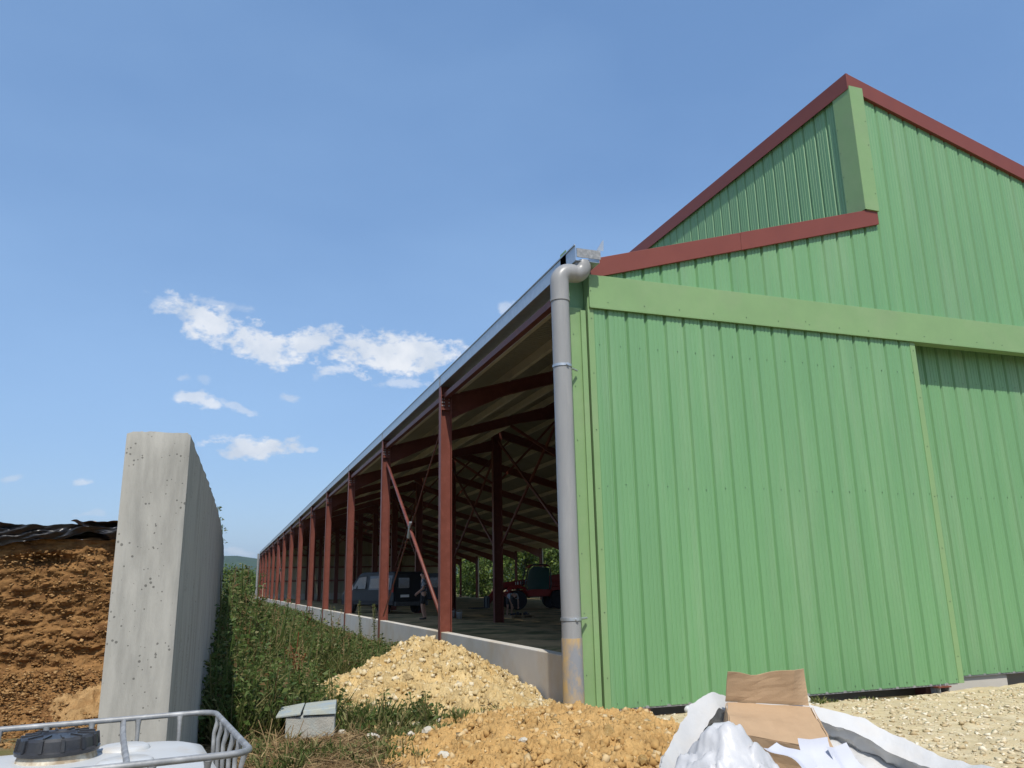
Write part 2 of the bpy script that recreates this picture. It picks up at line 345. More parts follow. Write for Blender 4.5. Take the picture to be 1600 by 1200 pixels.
# bent lower lip of the corner trim where it was cut round the pipe bracket
# red rake flashings
def rake(xa, xb, zf, y, h, name='rake_flashing', th=.06):
    mb = MB(); mb.hexa([(xa, y, zf(xa)-h), (xb, y, zf(xb)-h), (xb, y+th+.30, zf(xb)-h+.02), (xa, y+th+.30, zf(xa)-h+.02), (xa, y, zf(xa)+.035), (xb, y, zf(xb)+.035), (xb, y+th+.30, zf(xb)+.035), (xa, y+th+.30, zf(xa)+.035)])
    return mb.build(name, 'red_trim', barn, bevel=.005)
rake(5.0, 7.9, lambda x: zL(x)+.06, 10.44, .28); rake(7.903, 10.97, lambda x: zL(x)+.062, 10.437, .285)
rake(10.66, 20.0, zR, 10.43, .30); rake(20.003, 31.0, zR, 10.432, .30)
# clerestory wall that steps up above the low roof
cl = tag(empty('clerestory_wall'), 'raised green side wall above the low roof, in shade'); cl.parent = barn
cm = None
for k in range(105):
    y = Y0+.02+k*1.0
    if cm is None: cm = sheet_mesh('cladding_sheet', 1.0, 'green_sheet', zL(XC)-.15, 10.70, (XC, 0, 0), (0, 1, 0), (-1, 0, 0))
    o = link('cladding_sheet', cm, cl); o.location = (0, y, 0)
MB().box(XC-.05, 10.41, zL(XC)+.10, XC-.002, 10.86, 10.70).build('corner_trim', 'trim_green', cl, bevel=.003)
MB().box(XC-.047, 10.405, zL(XC)+.10, XC+.27, 10.47, 10.72).build('corner_trim', 'trim_green', cl, bevel=.003)
screws([(XC+.23, 10.405, z) for z in np.arange(8.5, 10.5, .5)], cl)
screws([(XC-.05, 10.82, z) for z in np.arange(8.5, 10.5, .5)], cl, (-1, 0, 0))
MB().hexa([(XC-.065, 10.425, 10.66), (XC-.054, 10.425, 10.66), (XC-.054, Y1, 10.66), (XC-.065, Y1, 10.66), (XC-.065, 10.425, 11.0), (XC-.012, 10.425, 10.995), (XC-.012, Y1, 10.995), (XC-.065, Y1, 11.0)]).build('verge_flashing', 'red_trim', cl, bevel=.004)

# roof sheets seen from below, purlins
def roof_sheet(xa, xb, zf, name):
    mb = MB(); pts = [p for k in range(5) for p in ((k*.2, 0), (k*.2+.155, 0), (k*.2+.162, .035), (k*.2+.188, .035), (k*.2+.195, 0))]+[(1.0, 0)]
    mb.grid([[(xa, s, zf(xa)+d-.06) for s, d in pts], [(xb, s, zf(xb)+d-.06) for s, d in pts]])
    mb.grid([[(xa, s, zf(xa)+d) for s, d in pts], [(xb, s, zf(xb)+d) for s, d in pts]])
    return mb.mesh(name, 'roof_liner')
ro = tag(empty('roof'), 'beige underside of the metal roof'); ro.parent = barn
ml_, mr_ = roof_sheet(4.86, XC-.004, zL, 'roof_sheet'), roof_sheet(XC+.03, XR+.3, zR, 'roof_sheet')
for k in range(106):
    for me in (ml_, mr_):
        o = link('roof_sheet', me, ro); o.location = (0, Y0+.05+k*1.0, 0)
for x in (5.05, 6.35, 7.65, 8.95, 10.25): MB().box(x-.035, 10.62, zL(x)-.285, x+.055, Y1-.1, zL(x)-.075).build('purlin', 'purlin_galv', ro)
for x in np.arange(12.0, 30.5, 1.55): MB().box(x-.055, 10.62, zR(x)-.30, x+.055, Y1-.1, zR(x)-.085).build('purlin', 'purlin_galv', ro)

# steel frames
def hcol(x0, x1, z0, z1, wy=.20, tf=.018):
    mb = MB(); mb.box(x0, -wy/2, z0, x0+tf, wy/2, z1); mb.box(x1-tf, -wy/2, z0, x1, wy/2, z1); mb.box(x0+tf, -.006, z0, x1-tf, .006, z1)
    return mb
colmesh = hcol(4.65, 4.92, -.35, 6.24).mesh('column', 'red_steel')
capmesh = MB().box(4.672, -.095, 5.66, 4.898, .095, 5.69).box(4.672, -.095, 6.0, 4.898, .095, 6.02).mesh('stiffener', 'red_steel')
icol = hcol(10.88, 11.28, -.3, 10.4, .24, .022).mesh('column', 'red_steel')
rcol = hcol(XR-.25, XR, -.3, 5.2, .20).mesh('column', 'red_steel')
bolts = MB()
for dz in (5.78, 5.86, 5.94):
    for dx in (4.70, 4.75, 4.87): bolts.tube([(dx, -.030, dz), (dx, -.006, dz)], .016, 6)
boltmesh = bolts.mesh('bolts', 'galv')
def ibeam(pts_top, dep, wy=.16):
    """rafter in the XZ plane: top line points, depth at each point"""
    mb = MB(); n = len(pts_top); t = .014
    for (xa, za), (xb, zb), da, db in zip(pts_top[:-1], pts_top[1:], dep[:-1], dep[1:]):
        for off0, off1 in ((0, 0),):
            mb.hexa([(xa, -wy/2, za-t), (xb, -wy/2, zb-t), (xb, wy/2, zb-t), (xa, wy/2, za-t), (xa, -wy/2, za), (xb, -wy/2, zb), (xb, wy/2, zb), (xa, wy/2, za)])
            mb.hexa([(xa, -wy/2, za-da), (xb, -wy/2, zb-db), (xb, wy/2, zb-db), (xa, wy/2, za-da), (xa, -wy/2, za-da+t), (xb, -wy/2, zb-db+t), (xb, wy/2, zb-db+t), (xa, wy/2, za-da+t)])
            mb.hexa([(xa, -.005, za-da+t), (xb, -.005, zb-db+t), (xb, .005, zb-db+t), (xa, .005, za-da+t), (xa, -.005, za-t), (xb, -.005, zb-t), (xb, .005, zb-t), (xa, .005, za-t)])
    return mb
tl = lambda x: zL(x)-.285
tr = lambda x: zR(x)-.295
rafL = ibeam([(4.925, tl(4.925)), (6.3, tl(6.3)), (9.4, tl(9.4)), (10.875, tl(10.875))], [.58, .33, .33, .5]).mesh('rafter', 'red_steel')
rafR = ibeam([(11.285, tr(11.285)), (13.2, tr(13.2)), (28.3, tr(28.3)), (30.64, tr(30.64))], [.75, .45, .45, .80], .18).mesh('rafter', 'red_steel')
kneeR = MB().bar((11.30, 0, 6.1), (14.3, 0, tr(14.3)-.46), .09, .09, (0, 1, 0)).mesh('knee_brace', 'red_steel')
kneeL = MB().bar((10.86, 0, 5.9), (9.1, 0, tl(9.1)-.34), .09, .09, (0, 1, 0)).mesh('knee_brace', 'red_steel')
for i, y in enumerate(FR):
    if i > 0:
        c = link('column', colmesh, barn); c.location = (0, y, 0)
        s_ = link('stiffener', capmesh, c); b_ = link('bolts', boltmesh, c)
        tag(b_, kind='stuff')
    for nm, me in (('column', icol), ('column', rcol), ('rafter', rafL), ('rafter', rafR), ('knee_brace', kneeR), ('knee_brace', kneeL)):
        o = link(nm, me, barn); o.location = (0, y, 0)
    if i == 0:
        o = link('column', hcol(4.66, 4.90, -.3, 6.2).mesh('column', 'red_steel'), barn); o.location = (0, 10.95, 0)
st = {}
for a, b in zip(FR[:-1], FR[1:]):
    MB().box(4.73, a+.02, 5.95, 4.85, b-.02, 6.07).build('eave_strut', 'red_steel', barn)
    MB().bar((11.08, a, 9.9), (11.08, b, 9.9), .12, .12).build('tie_beam', 'red_steel', barn)
for a, b, z0, z1 in ((FR[3], FR[4], 3.0, 7.5), (FR[2], FR[3], 3.2, 7.8), (FR[5], FR[6], 3.0, 7.6), (FR[8], FR[9], 3, 7.6)):
    MB().bar((11.1, a+.1, z0), (11.1, b-.1, z1), .08, .08).build('brace', 'red_steel', barn); MB().bar((11.2, a+.1, z1), (11.2, b-.1, z0), .08, .08).build('brace', 'red_steel', barn)
# cross bracing in two bays of the open side
for a, b in ((FR[1], FR[2]), (FR[8], FR[9])):
    MB().tube([(4.78, a+.10, 5.45), (4.78, b-.12, .72)], .022, 8).build('brace_rod', 'red_steel', barn)
    MB().tube([(4.80, b-.10, 5.50), (4.80, a+.12, .72)], .045, 10).build('brace_tube', 'red_steel', barn, smooth=True)
    my = (a+b)/2; mz = 3.1
    MB().tube([(4.775, my+.12, mz-.2), (4.775, my-.12, mz+.2)], .055, 8).build('turnbuckle', 'galv', barn)
# concrete plinth between the columns
mat('plinth', (.52, .495, .44), rough=.85, var=.08, scale=1.6, bump=.15, bscale=60, spec=.25, col2=(.47, .355, .20), mix2=.55, scale2=.7, thr=.54)
for i, (a, b) in enumerate(zip(FR[:-1], FR[1:])):
    y0 = a+.006 if i else 10.66
    o = MB().box(4.684, y0, -.55, 4.868, b-.006, .60).build('plinth_panel', 'plinth', barn, bevel=.012)
# gutter with its outlet box and downpipe
gt = MB()
for (xa, za, xb, zb) in ((4.645, 6.255, 4.65, 6.50), (5.03, 6.255, 5.035, 6.46)): gt.box(xa, 10.05, za, xb, Y1, zb)
gt.box(4.645, 10.05, 6.249, 5.035, Y1, 6.254); gt.box(4.63, 10.05, 6.485, 4.645, Y1, 6.505)
g_ = gt.build('gutter', 'galv', barn)
for y in FR[1:]: MB().box(4.638, y-.02, 6.24, 5.04, y+.02, 6.248).box(4.634, y-.02, 6.24, 4.6435, y+.02, 6.51).build('gutter_joint', 'galv_dull', g_)
MB().box(4.66, 10.035, 6.30, 5.05, 10.048, 6.44).build('gutter_end', 'galv_dull', g_)
MB().hexa([(5.0, 10.05, 6.45), (5.11, 10.05, 6.45), (5.11, 10.06, 6.46), (5.0, 10.06, 6.46), (5.10, 10.05, 6.62), (5.12, 10.05, 6.63), (5.12, 10.06, 6.63), (5.10, 10.06, 6.62)]).build('bent_tab', 'galv', g_)
MB().box(4.645, 10.4, 6.30, 4.655, 10.62, 6.56).build('fascia_piece', 'trim_green', g_)
dp = tag(empty('downpipe'), 'grey plastic downpipe with muddy foot at the barn corner'); dp.parent = barn
PX, PY, PRd = 4.408, 10.14, .132
def arc(c, r, a0, a1, n, u, v): return [Vector(c)+Vector(u)*(r*math.cos(lerp(a0, a1, i/n)))+Vector(v)*(r*math.sin(lerp(a0, a1, i/n))) for i in range(n+1)]
MB().tube([(PX, PY, .86), (PX, PY, 5.70)], PRd, 28).build('pipe_section', 'pvc', dp, smooth=False)
p1 = [Vector((PX, PY, 5.62)), Vector((PX, PY, 5.86))]+arc((PX+.17, PY, 5.90), .17, math.pi, math.pi/2, 8, (1, 0, 0), (0, 0, 1))+[Vector((4.64, PY+.01, 6.07))]
auto_smooth(MB().tube(p1, [PRd+.006]*len(p1), 28).build('pipe_elbow', 'pvc', dp), 50)
p2 = [Vector((4.60, PY+.01, 6.07))]+arc((4.66, PY+.02, 6.21), .14, -math.pi/2, 0, 8, (1, 0, 0), (0, 0, 1))+[Vector((4.80, PY+.03, 6.25))]
auto_smooth(MB().tube(p2, [PRd-.002]*len(p2), 28).build('pipe_elbow', 'pvc', dp), 50)
MB().tube([(PX, PY, 5.60), (PX, PY, 5.635)], PRd+.012, 28).build('pipe_collar', 'pvc', dp)
mat('pvc_muddy', (.24, .25, .265), rough=.5, var=.08, scale=3, col2=(.50, .34, .15), mix2=1.0, scale2=2.6, thr=.52, stretch=(1.6, 1.6, .8))
MB().tube([(PX, PY, -.2), (PX, PY, .90)], PRd+.008, 28).build('pipe_foot', 'pvc_muddy', dp)
for z in (4.62, 1.14):
    cl_ = MB(); cl_.tube([(PX, PY, z-.018), (PX, PY, z+.018)], PRd+.010, 28); cl_.tube([(PX+.12, PY+.02, z), (PX+.30, PY+.16, z)], .016, 8); cl_.tube([(PX+.02, PY-.16, z), (PX+.02, PY-.13, z)], .02, 8)
    cl_.build('pipe_clamp', 'galv', dp)
for p in dp.children:
    if p.name.startswith('pipe_') : auto_smooth(p, 50)
fp = tag(empty('downpipe'), 'pale downpipe at the far end of the eave'); fp.parent = barn
MB().tube([(4.5, 116.1, 0), (4.5, 116.1, 6.3)], .14, 10).build('pipe_section', 'galv_dull', fp)
for k in (8, 11): MB().tube([(XR+.2, FR[k+1]+.35, 0), (XR+.2, FR[k+1]+.35, 5.1)], .10, 8).build('downpipe', 'liner_beige', barn)
# far gable, seen from inside
fg = tag(empty('far_gable_wall'), 'beige inner face of the far gable'); fg.parent = barn
x = 4.75
while x < 30.8:
    top = (lambda p: zL(p.x)-.03) if x < XC-.01 else (lambda p: zR(p.x)-.03)
    wd = 1.0
    if x+.02 < XC < x+.98: wd = XC-x
    link('cladding_sheet', sheet_mesh('cladding_sheet', wd, 'liner_beige', .9, top, (x, Y1, 0)), fg); x += wd
for z in (2.6, 4.4, 6.0): MB().box(4.9, Y1-.2, z-.09, 30.6, Y1-.06, z+.09).build('wall_rail', 'red_steel', fg)
MB().box(4.75, Y1+.02, -.3, 30.8, Y1+.2, .95).build('plinth_panel', 'plinth', fg)
for x in (17.5, 24): MB().box(x-.12, Y1-.45, -.1, x+.12, Y1-.22, zR(x)-.8).build('column', 'red_steel', fg)
# guide brackets under the doors
def bracket(x, y, z):
    b = empty('door_guide', (0, 0, 0)); b.parent = barn
    MB().box(x-.13, y-.10, z+.105, x+.13, y+.10, z+.125).build('plate', 'red_steel', b)
    MB().box(x-.10, y-.09, z-.12, x-.085, y+.09, z+.105).box(x+.085, y-.09, z-.12, x+.10, y+.09, z+.105).box(x-.085, y+.07, z-.12, x+.085, y+.085, z+.105).build('legs', 'galv_dull', b)
    MB().tube([(x-.05, y-.06, z+.10), (x-.05, y-.06, z+.16)], .012, 6).tube([(x+.05, y-.06, z+.10), (x+.05, y-.06, z+.16)], .012, 6).build('bolts', 'galv', b)
bracket(5.42, 10.30, -.19); bracket(10.75, 10.32, -.19)
mat('concrete_new', (.50, .47, .41), rough=.85, var=.08, scale=2, bump=.15, bscale=60)
MB().box(11.25, 10.75, -.35, 12.7, 11.0, -.02).build('threshold_block', 'concrete_new', barn, bevel=.01)
MB().box(4.95, 11.3, -.5, 30.5, 11.45, .0).build('threshold_beam', 'concrete_new', barn)

# ------------------------------------------------------------------ concrete silo wall
m_ = mat('old_concrete', (.385, .372, .33), rough=.9, var=.13, scale=7.0, bump=.14, bscale=120, spec=.2, col2=(.235, .23, .205), mix2=.6, scale2=2.4, thr=.55, stretch=(2.4, 2.4, .4))
def add_pores(m, scale=44, size=.72, dark=.45):
    t = m.node_tree; n = t.nodes; l = t.links; p = n['Principled BSDF']
    co = n.new('ShaderNodeTexCoord'); vo = n.new('ShaderNodeTexVoronoi'); vo.inputs['Scale'].default_value = scale; l.new(co.outputs['Object'], vo.inputs['Vector'])
    sz = n.new('ShaderNodeTexNoise'); sz.inputs['Scale'].default_value = 6; l.new(co.outputs['Object'], sz.inputs['Vector'])
    th = n.new('ShaderNodeMath'); th.operation = 'MULTIPLY_ADD'; th.inputs[1].default_value = size*1.6; th.inputs[2].default_value = -size*.55; l.new(sz.outputs[0], th.inputs[0])
    lt = n.new('ShaderNodeMath'); lt.operation = 'LESS_THAN'; l.new(vo.outputs['Distance'], lt.inputs[0]); l.new(th.outputs[0], lt.inputs[1])
    sc_ = n.new('ShaderNodeSeparateColor'); l.new(vo.outputs['Color'], sc_.inputs[0]); pk = n.new('ShaderNodeMath'); pk.operation = 'GREATER_THAN'; pk.inputs[1].default_value = .72; l.new(sc_.outputs[0], pk.inputs[0])
    an = n.new('ShaderNodeMath'); an.operation = 'MULTIPLY'; l.new(lt.outputs[0], an.inputs[0]); l.new(pk.outputs[0], an.inputs[1]); lt = an
    src = p.inputs['Base Color'].links[0].from_socket
    mx = n.new('ShaderNodeMix'); mx.data_type = 'RGBA'; mx.blend_type = 'MULTIPLY'; l.new(lt.outputs[0], mx.inputs[0]); l.new(src, mx.inputs[6]); mx.inputs[7].default_value = (dark, dark, dark, 1); l.new(mx.outputs[2], p.inputs['Base Color'])
add_pores(m_)
swall = empty('silo_wall', (0, 0, 0), 0, 'tall weathered grey concrete wall between silage heap and weeds', 'wall')
PL = [(5.5, -.25), (8.9, -.148), (12.4, -.075), (17, -.03), (22, 0), (27, .02)]
for i, ((ya, xa), (yb, xb)) in enumerate(zip(PL[:-1], PL[1:])):
    nv = 30; P = []; g0 = .004 if i else 0
    prof = []       # profile round the panel: left foot, left top, right top, right foot (X offset, z)
    th = .378
    for t in np.linspace(0, 1, 22): prof.append((-th, lerp(-.5, 2.585, t)))
    for t in np.linspace(0, 1, 12)[1:-1]: prof.append((lerp(-th, 0, t), 2.59+.012*0))
    for t in np.linspace(0, 1, 22): prof.append((0, lerp(2.585, -.5, t)))
    nseg = max(10, int((yb-ya)*7))
    for j in range(nseg+1):
        y = lerp(ya+g0, yb-.004, j/nseg); xx = lerp(xa, xb, j/nseg); row = []
        for (dx, z) in prof:
            rough = .006*fbm(dx*3+y*2, z*3, 7., 4)*(0 if j in (0, nseg) else 1)
            cham = .016 if (z > 2.57) else 0
            zz = z+(.010*fbm(dx*30, y*25, 3., 3)+(-.012 if z < 2.588 else 0) if z > 2.57 else 0)
            ln = .007*max(0, math.sin(y*38+2*math.sin(y*7)))*(1 if dx == 0 and 0 < j < nseg else 0)     # board marks
            sx = dx+rough+ln if dx == 0 else (dx-rough if dx == -th else dx)
            row.append((xx+sx, y+(.012 if j == 0 else 0), zz))
        P.append(row)
    mb = MB().grid(P); nb = len(prof)
    # front and back closing faces with their own relief
    for jj, yy, sg in ((0, ya+g0, -1), (nseg, yb-.004, 1)):
        row = P[jj]; G = []
        nz = 44; nx = 14
        for a in range(nz+1):
            rr = []
            for b in range(nx+1):
                dx = lerp(-th, 0, b/nx); zt_ = min((q for q in row if q[2] > 2.5), key=lambda q: abs(q[0]-(xa if jj == 0 else xb)-dx))[2]+.002; z = lerp(-.5, zt_, a/nz); e = min(b, nx-b, nz-a if nz-a < 1 else 9)
                ridge = .006*math.exp(-((dx+th*.68)/.008)**2)
                rr.append(((xa if jj == 0 else xb)+dx, yy+(sg*(.004*fbm(dx*14, z*8, 1.+i, 4)+ridge) if 0 < b < nx and a < nz else (.012 if jj == 0 else 0)), z))
            G.append(rr)
        mb.grid(G)
    auto_smooth(mb.build('wall_panel', 'old_concrete', swall), 50)
# grit on the broken top
gv, gf = [], []
def rubble(cent, size, squash=.7, jit=.35):
    """merged lumpy stones (jittered cubes with bevel-like points): arrays of verts, quads"""
    c = np.asarray(cent, float); n = len(c); s = np.asarray(size, float).reshape(-1, 1, 1)
    base = np.array([(x, y, z) for z in (-1, 1) for y in (-1, 1) for x in (-1, 1)], float)*.5
    v = np.repeat(base[None], n, 0); v = v*(1+rng.normal(0, .12, (n, 1, 3))) + rng.normal(0, jit*.4, (n, 8, 3)); v[:, :, 2] *= squash
    a = rng.normal(size=(n, 3)); a /= np.linalg.norm(a, axis=1, keepdims=True); th = rng.uniform(0, .9 if squash < .6 else 3.14, n)
    K = np.zeros((n, 3, 3)); K[:, 0, 1] = -a[:, 2]; K[:, 0, 2] = a[:, 1]; K[:, 1, 0] = a[:, 2]; K[:, 1, 2] = -a[:, 0]; K[:, 2, 0] = -a[:, 1]; K[:, 2, 1] = a[:, 0]
    Rm = np.eye(3)[None]+np.sin(th)[:, None, None]*K+(1-np.cos(th))[:, None, None]*(K@K)
    yaw = rng.uniform(0, 6.28, n); Z = np.zeros((n, 3, 3)); Z[:, 0, 0] = np.cos(yaw); Z[:, 0, 1] = -np.sin(yaw); Z[:, 1, 0] = np.sin(yaw); Z[:, 1, 1] = np.cos(yaw); Z[:, 2, 2] = 1
    v = np.einsum('nij,nkj->nki', Rm@Z, v*s)+c[:, None, :]
    q = np.array([(0, 2, 3, 1), (4, 5, 7, 6), (0, 1, 5, 4), (2, 6, 7, 3), (0, 4, 6, 2), (1, 3, 7, 5)])
    f = (q[None]+np.arange(n)[:, None, None]*8).reshape(-1, 4)
    return v.reshape(-1, 3), f
cc = [(-.25+rng.uniform(-.35, .0), rng.uniform(5.52, 6.4), 2.585) for _ in range(120)]
v, f = rubble(cc, rng.uniform(.008, .028, 120)); mat('grit', (.2, .18, .15), var=.4, scale=30, rough=.95, island=[(.22, .20, .17), (.34, .31, .26), (.5, .47, .42)])
tag(np_mesh('grit', v, f, 'grit', swall), kind='stuff')

# ------------------------------------------------------------------ silage heap left of the wall
mat('silage', (.27, .145, .055), rough=.95, var=.5, scale=9, bump=1, bscale=70, spec=.1, col2=(.11, .05, .02), mix2=.8, scale2=3.4, thr=.53, stretch=(1, 1, 2.2))
heap = empty('silage_heap', (-3, 13, 0), 0, 'crumbling brown silage heap left of the concrete wall', 'silage')
heap.location = (0, 0, 0)
P = []
for i in range(240):
    x = lerp(-7.5, -.40, i/239); row = []
    for j in range(190):
        t = j/189
        if t < .8:
            z = lerp(-.05, 2.32, t/.8); y = 12.58+.10*(z/2.3)-1.1*sst(.75, 0, z)-.25*sst(.45, 0, z)
            lay = .15*fbm(x*.9, z*1.7, 3., 5)+.10*abs(fbm(x*2.6, z*5, 9., 5))+.05*fbm(x*9, z*13, 2., 5)+.03*abs(fbm(x*24, z*30, 3., 3))
            y -= lay*(1-.3*t); zz = z+.03*fbm(x*4, z*4, 5.)
            hole = math.exp(-((x+2.35)/.28)**2-((z-2.05)/.07)**2)*.35
            y += hole
        else:
            u = (t-.8)/.2; y = 12.68+u*6; zz = 2.32+.14*u+.04*fbm(x, y, 1.)
        row.append((x, y, zz))
    P.append(row)
auto_smooth(MB().grid(P).build('silage_face', 'silage', heap), 60)
cc = []; ss = []
for _ in range(9000):
    x = rng.uniform(-6, -.5); t = rng.random()**1.5; y = 12.4-1.9*t+rng.normal(0, .1); z = max(0, .62*(1-t)**1.6)+.0
    cc.append((x, y-.05, z)); ss.append(.008+.04*rng.random()**3)
for _ in range(9000):
    x = rng.uniform(-5.5, -.5); z = rng.uniform(.3, 2.2); t = z/2.3*.8
    y = 12.58+.10*(z/2.3)-1.1*sst(.75, 0, z)-.25*sst(.45, 0, z)-(.15*fbm(x*.9, z*1.7, 3., 5)+.10*abs(fbm(x*2.6, z*5, 9., 5)))*(1-.3*t)
    cc.append((x, y-.01, z)); ss.append(.006+.034*rng.random()**3)
v, f = rubble(cc, ss, .45); mat('crumbs', (.3, .15, .05), rough=.95, var=.3, scale=20, island=[(.18, .09, .033), (.26, .14, .053), (.29, .165, .065), (.38, .24, .11)], spec=.1)
tag(np_mesh('silage_crumbs', v, f, 'crumbs', heap), kind='stuff')
mat('spill', (.36, .225, .10), rough=.97, var=.35, scale=6, bump=1, bscale=60, spec=.1, col2=(.24, .13, .05), mix2=.8, scale2=5)
G = [[(x, y, max(gz(x, y)-.05, .50*sst(1.0, 0, math.hypot((x+1.35)/1.15, (y-11.75)/.85))-.06+.09*fbm(x*3, y*3, 4.)+.07*abs(fbm(x*11, y*11, 2.))+.03*abs(fbm(x*26, y*26, 5.)))) for y in np.linspace(10.6, 12.6, 130)] for x in np.linspace(-3.0, -.42, 170)]
auto_smooth(MB().grid(G).build('pale_spill', 'spill', heap), 70)
mat('tarp_black', (.014, .014, .016), rough=.33, var=.3, scale=6, spec=.5)
tarp = empty('silage_sheet', (0, 0, 0), 0, 'black plastic sheet draped over the top of the silage heap', 'tarpaulin')
P = []
for i in range(170):
    x = lerp(-7.6, -.47, i/169); row = []
    hang = .26+.10*math.sin(x*1.3+1)+.10*fbm(x*.9, 4., 2.)+.10*sst(-1.9, -3.4, x)
    for j in range(46):
        t = j/45
        if t < .45:
            u = t/.45; y = 12.56-.05*u; z = 2.47-hang*(1-u)
        else:
            u = (t-.45)/.55; y = 12.56+u*5; z = 2.47+.06*u
        f1 = fbm(x*1.1+z*2.5, y*1.2+z*1.5, 6., 3); f2 = abs(fbm(x*2.3-z*6, z*4+y, 2., 4))
        row.append((x, y-.12*f2-.05*f1-.03, z+.075*abs(f1)+.05*f2))
    P.append(row)
auto_smooth(MB().grid(P).build('sheet', 'tarp_black', tarp), 80)
mat('tarp_orange', (.62, .27, .05), rough=.5, var=.2)
P = [[(lerp(-2.05, -.48, i/40), 12.70+j*.35, 2.575+.035*fbm(i*.22, j*.5, 3.)+.012*math.sin(i*1.1)) for j in range(6)] for i in range(41)]
auto_smooth(MB().grid(P).build('orange_underside', 'tarp_orange', tarp), 80)

# ------------------------------------------------------------------ liquid tank in its cage
mat('tank_white', (.58, .59, .58), rough=.42, var=.05, scale=3, col2=(.50, .40, .26), mix2=.55, scale2=4.5, thr=.60, trans=.12)
ibc = empty('liquid_tank', (-.485, 2.90, 0), R(7), 'white plastic liquid tank in a galvanised cage with black screw lid', 'tank')
def rrect(hx, hy, r, z, n=6):
    out = []
    for cx, cy, a0 in ((hx-r, hy-r, 0), (-hx+r, hy-r, 90), (-hx+r, -hy+r, 180), (hx-r, -hy+r, 270)):
        for k in range(n+1):
            a = R(a0+90*k/n); out.append((cx+r*math.cos(a), cy+r*math.sin(a), z))
    return out
rows = []
for z, hx, hy, r in ((.16, .49, .39, .10), (.18, .52, .42, .12), (.98, .52, .42, .12), (1.035, .515, .415, .12), (1.068, .495, .395, .12), (1.085, .45, .35, .12), (1.092, .35, .25, .1), (1.098, .2, .16, .08), (1.10, .03, .02, .01)): rows.append(rrect(hx, hy, r, z))
mb = MB(); n_ = len(rows[0])
mb.add([p for q in rows for p in q], [(i*n_+j, i*n_+(j+1) % n_, (i+1)*n_+(j+1) % n_, (i+1)*n_+j) for i in range(len(rows)-1) for j in range(n_)]+[tuple(range(n_-1, -1, -1)), tuple((len(rows)-1)*n_+j for j in range(n_))])
body = auto_smooth(mb.build('tank_body', 'tank_white', ibc), 70)
for sx, sy in ((.24, -.05), (-.20, -.12), (.24, .2)):          # moulded pads on the tank top under the straps
    auto_smooth(MB().lathe([(.085, .0), (.08, .012), (.07, .018), (.01, .019)], (sx, sy, 1.088), 20).build('moulded_pad', 'tank_white', body), 50)
mat('tank_neck', (.62, .56, .44), rough=.6, var=.2, scale=30, col2=(.25, .17, .09), mix2=.8, scale2=14, thr=.5)
MB().lathe([(.118, 1.08), (.114, 1.10), (.108, 1.115), (.108, 1.13)], (.05, .12, 0), n=36).build('neck', 'tank_neck', ibc, smooth=True)
lid = auto_smooth(MB().lathe([(.118, 1.120), (.120, 1.130), (.112, 1.134), (.108, 1.162), (.100, 1.170), (.055, 1.172), (.05, 1.167), (.01, 1.167)], (.05, .12, 0), n=48).build('lid', 'black_plastic', ibc), 35)
for k in range(12):
    a = R(30*k+8); d = Vector((math.cos(a), math.sin(a), 0)); 
    MB().bar(d*.055+Vector((0, 0, 1.172)), d*.102+Vector((0, 0, 1.170)), .006, .008).bar(d*.109+Vector((0, 0, 1.167)), d*.114+Vector((0, 0, 1.132)), .010, .010, d).build('lid_rib', 'black_plastic', lid, loc=(.05, .12, 0))
HX, HY = .55, .45
def ring(z, r, flat=1.0, n=8):
    p = rrect(HX, HY, .085, z, 5); return MB().tube(p+[p[0], p[1]], r, n, caps=False, flat=flat)
rail = rrect(HX, HY, .085, 1.155, 6); rail = [(x, y, z+.003*math.sin(9*x+5*y)) for x, y, z in rail]
auto_smooth(MB().tube(rail+[rail[0], rail[1]], .0095, 10, caps=False).build('top_rail', 'galv_dull', ibc), 60)
for z in (.17, .35, .55, .75, .95): auto_smooth(ring(z, .007).build('cage_ring', 'galv_dull', ibc), 60)
posts = [(x, s*HY) for x in (-.43, -.29, -.14, 0, .14, .29, .43) for s in (-1, 1)]+[(s*HX, y) for y in (-.32, -.20, -.07, .07, .20, .32) for s in (-1, 1)]
for (x, y) in posts:
    o = Vector((x, y, 0)); inw = Vector((-1 if x > HX-.01 else (1 if x < -HX+.01 else 0), -1 if y > HY-.01 else (1 if y < -HY+.01 else 0), 0))*.012
    path = [o+Vector((0, 0, 1.150)), o+inw*.2+Vector((0, 0, 1.135)), o+inw+Vector((0, 0, 1.10)), o+inw+Vector((0, 0, .98)), o+inw*.3+Vector((0, 0, .95)), o+inw+Vector((0, 0, .9)), o+inw+Vector((0, 0, .15))]
    auto_smooth(MB().tube(path, [.012, .009, .007, .007, .005, .007, .007], 8).build('cage_bar', 'galv_dull', ibc), 60)
for sx in (-.20, .24):                                  # two straps over the top
    MB().tube([(sx, HY, 1.15), (sx, HY-.03, 1.135), (sx, .36, 1.115), (sx, .2, 1.108), (sx, -.2, 1.108), (sx, -.36, 1.115), (sx, -HY+.03, 1.135), (sx, -HY, 1.15)], .012, 8, flat=.6).build('top_strap', 'galv_dull', ibc, smooth=True)
mat('pallet_wood', (.30, .21, .12), rough=.85, var=.25, scale=8, stretch=(1, 6, 1), rnd=.1)
for x in (-.52, 0, .52):
    MB().box(x-.06, -.49, 0, x+.06, .49, .02).box(x-.06, -.47, .02, x+.06, -.33, .12).box(x-.06, -.07, .02, x+.06, .07, .12).box(x-.06, .33, .02, x+.06, .47, .12).build('pallet_runner', 'pallet_wood', ibc)
for y in np.linspace(-.42, .42, 6): MB().box(-.59, y-.06, .12, .59, y+.06, .145).build('pallet_board', 'pallet_wood', ibc)

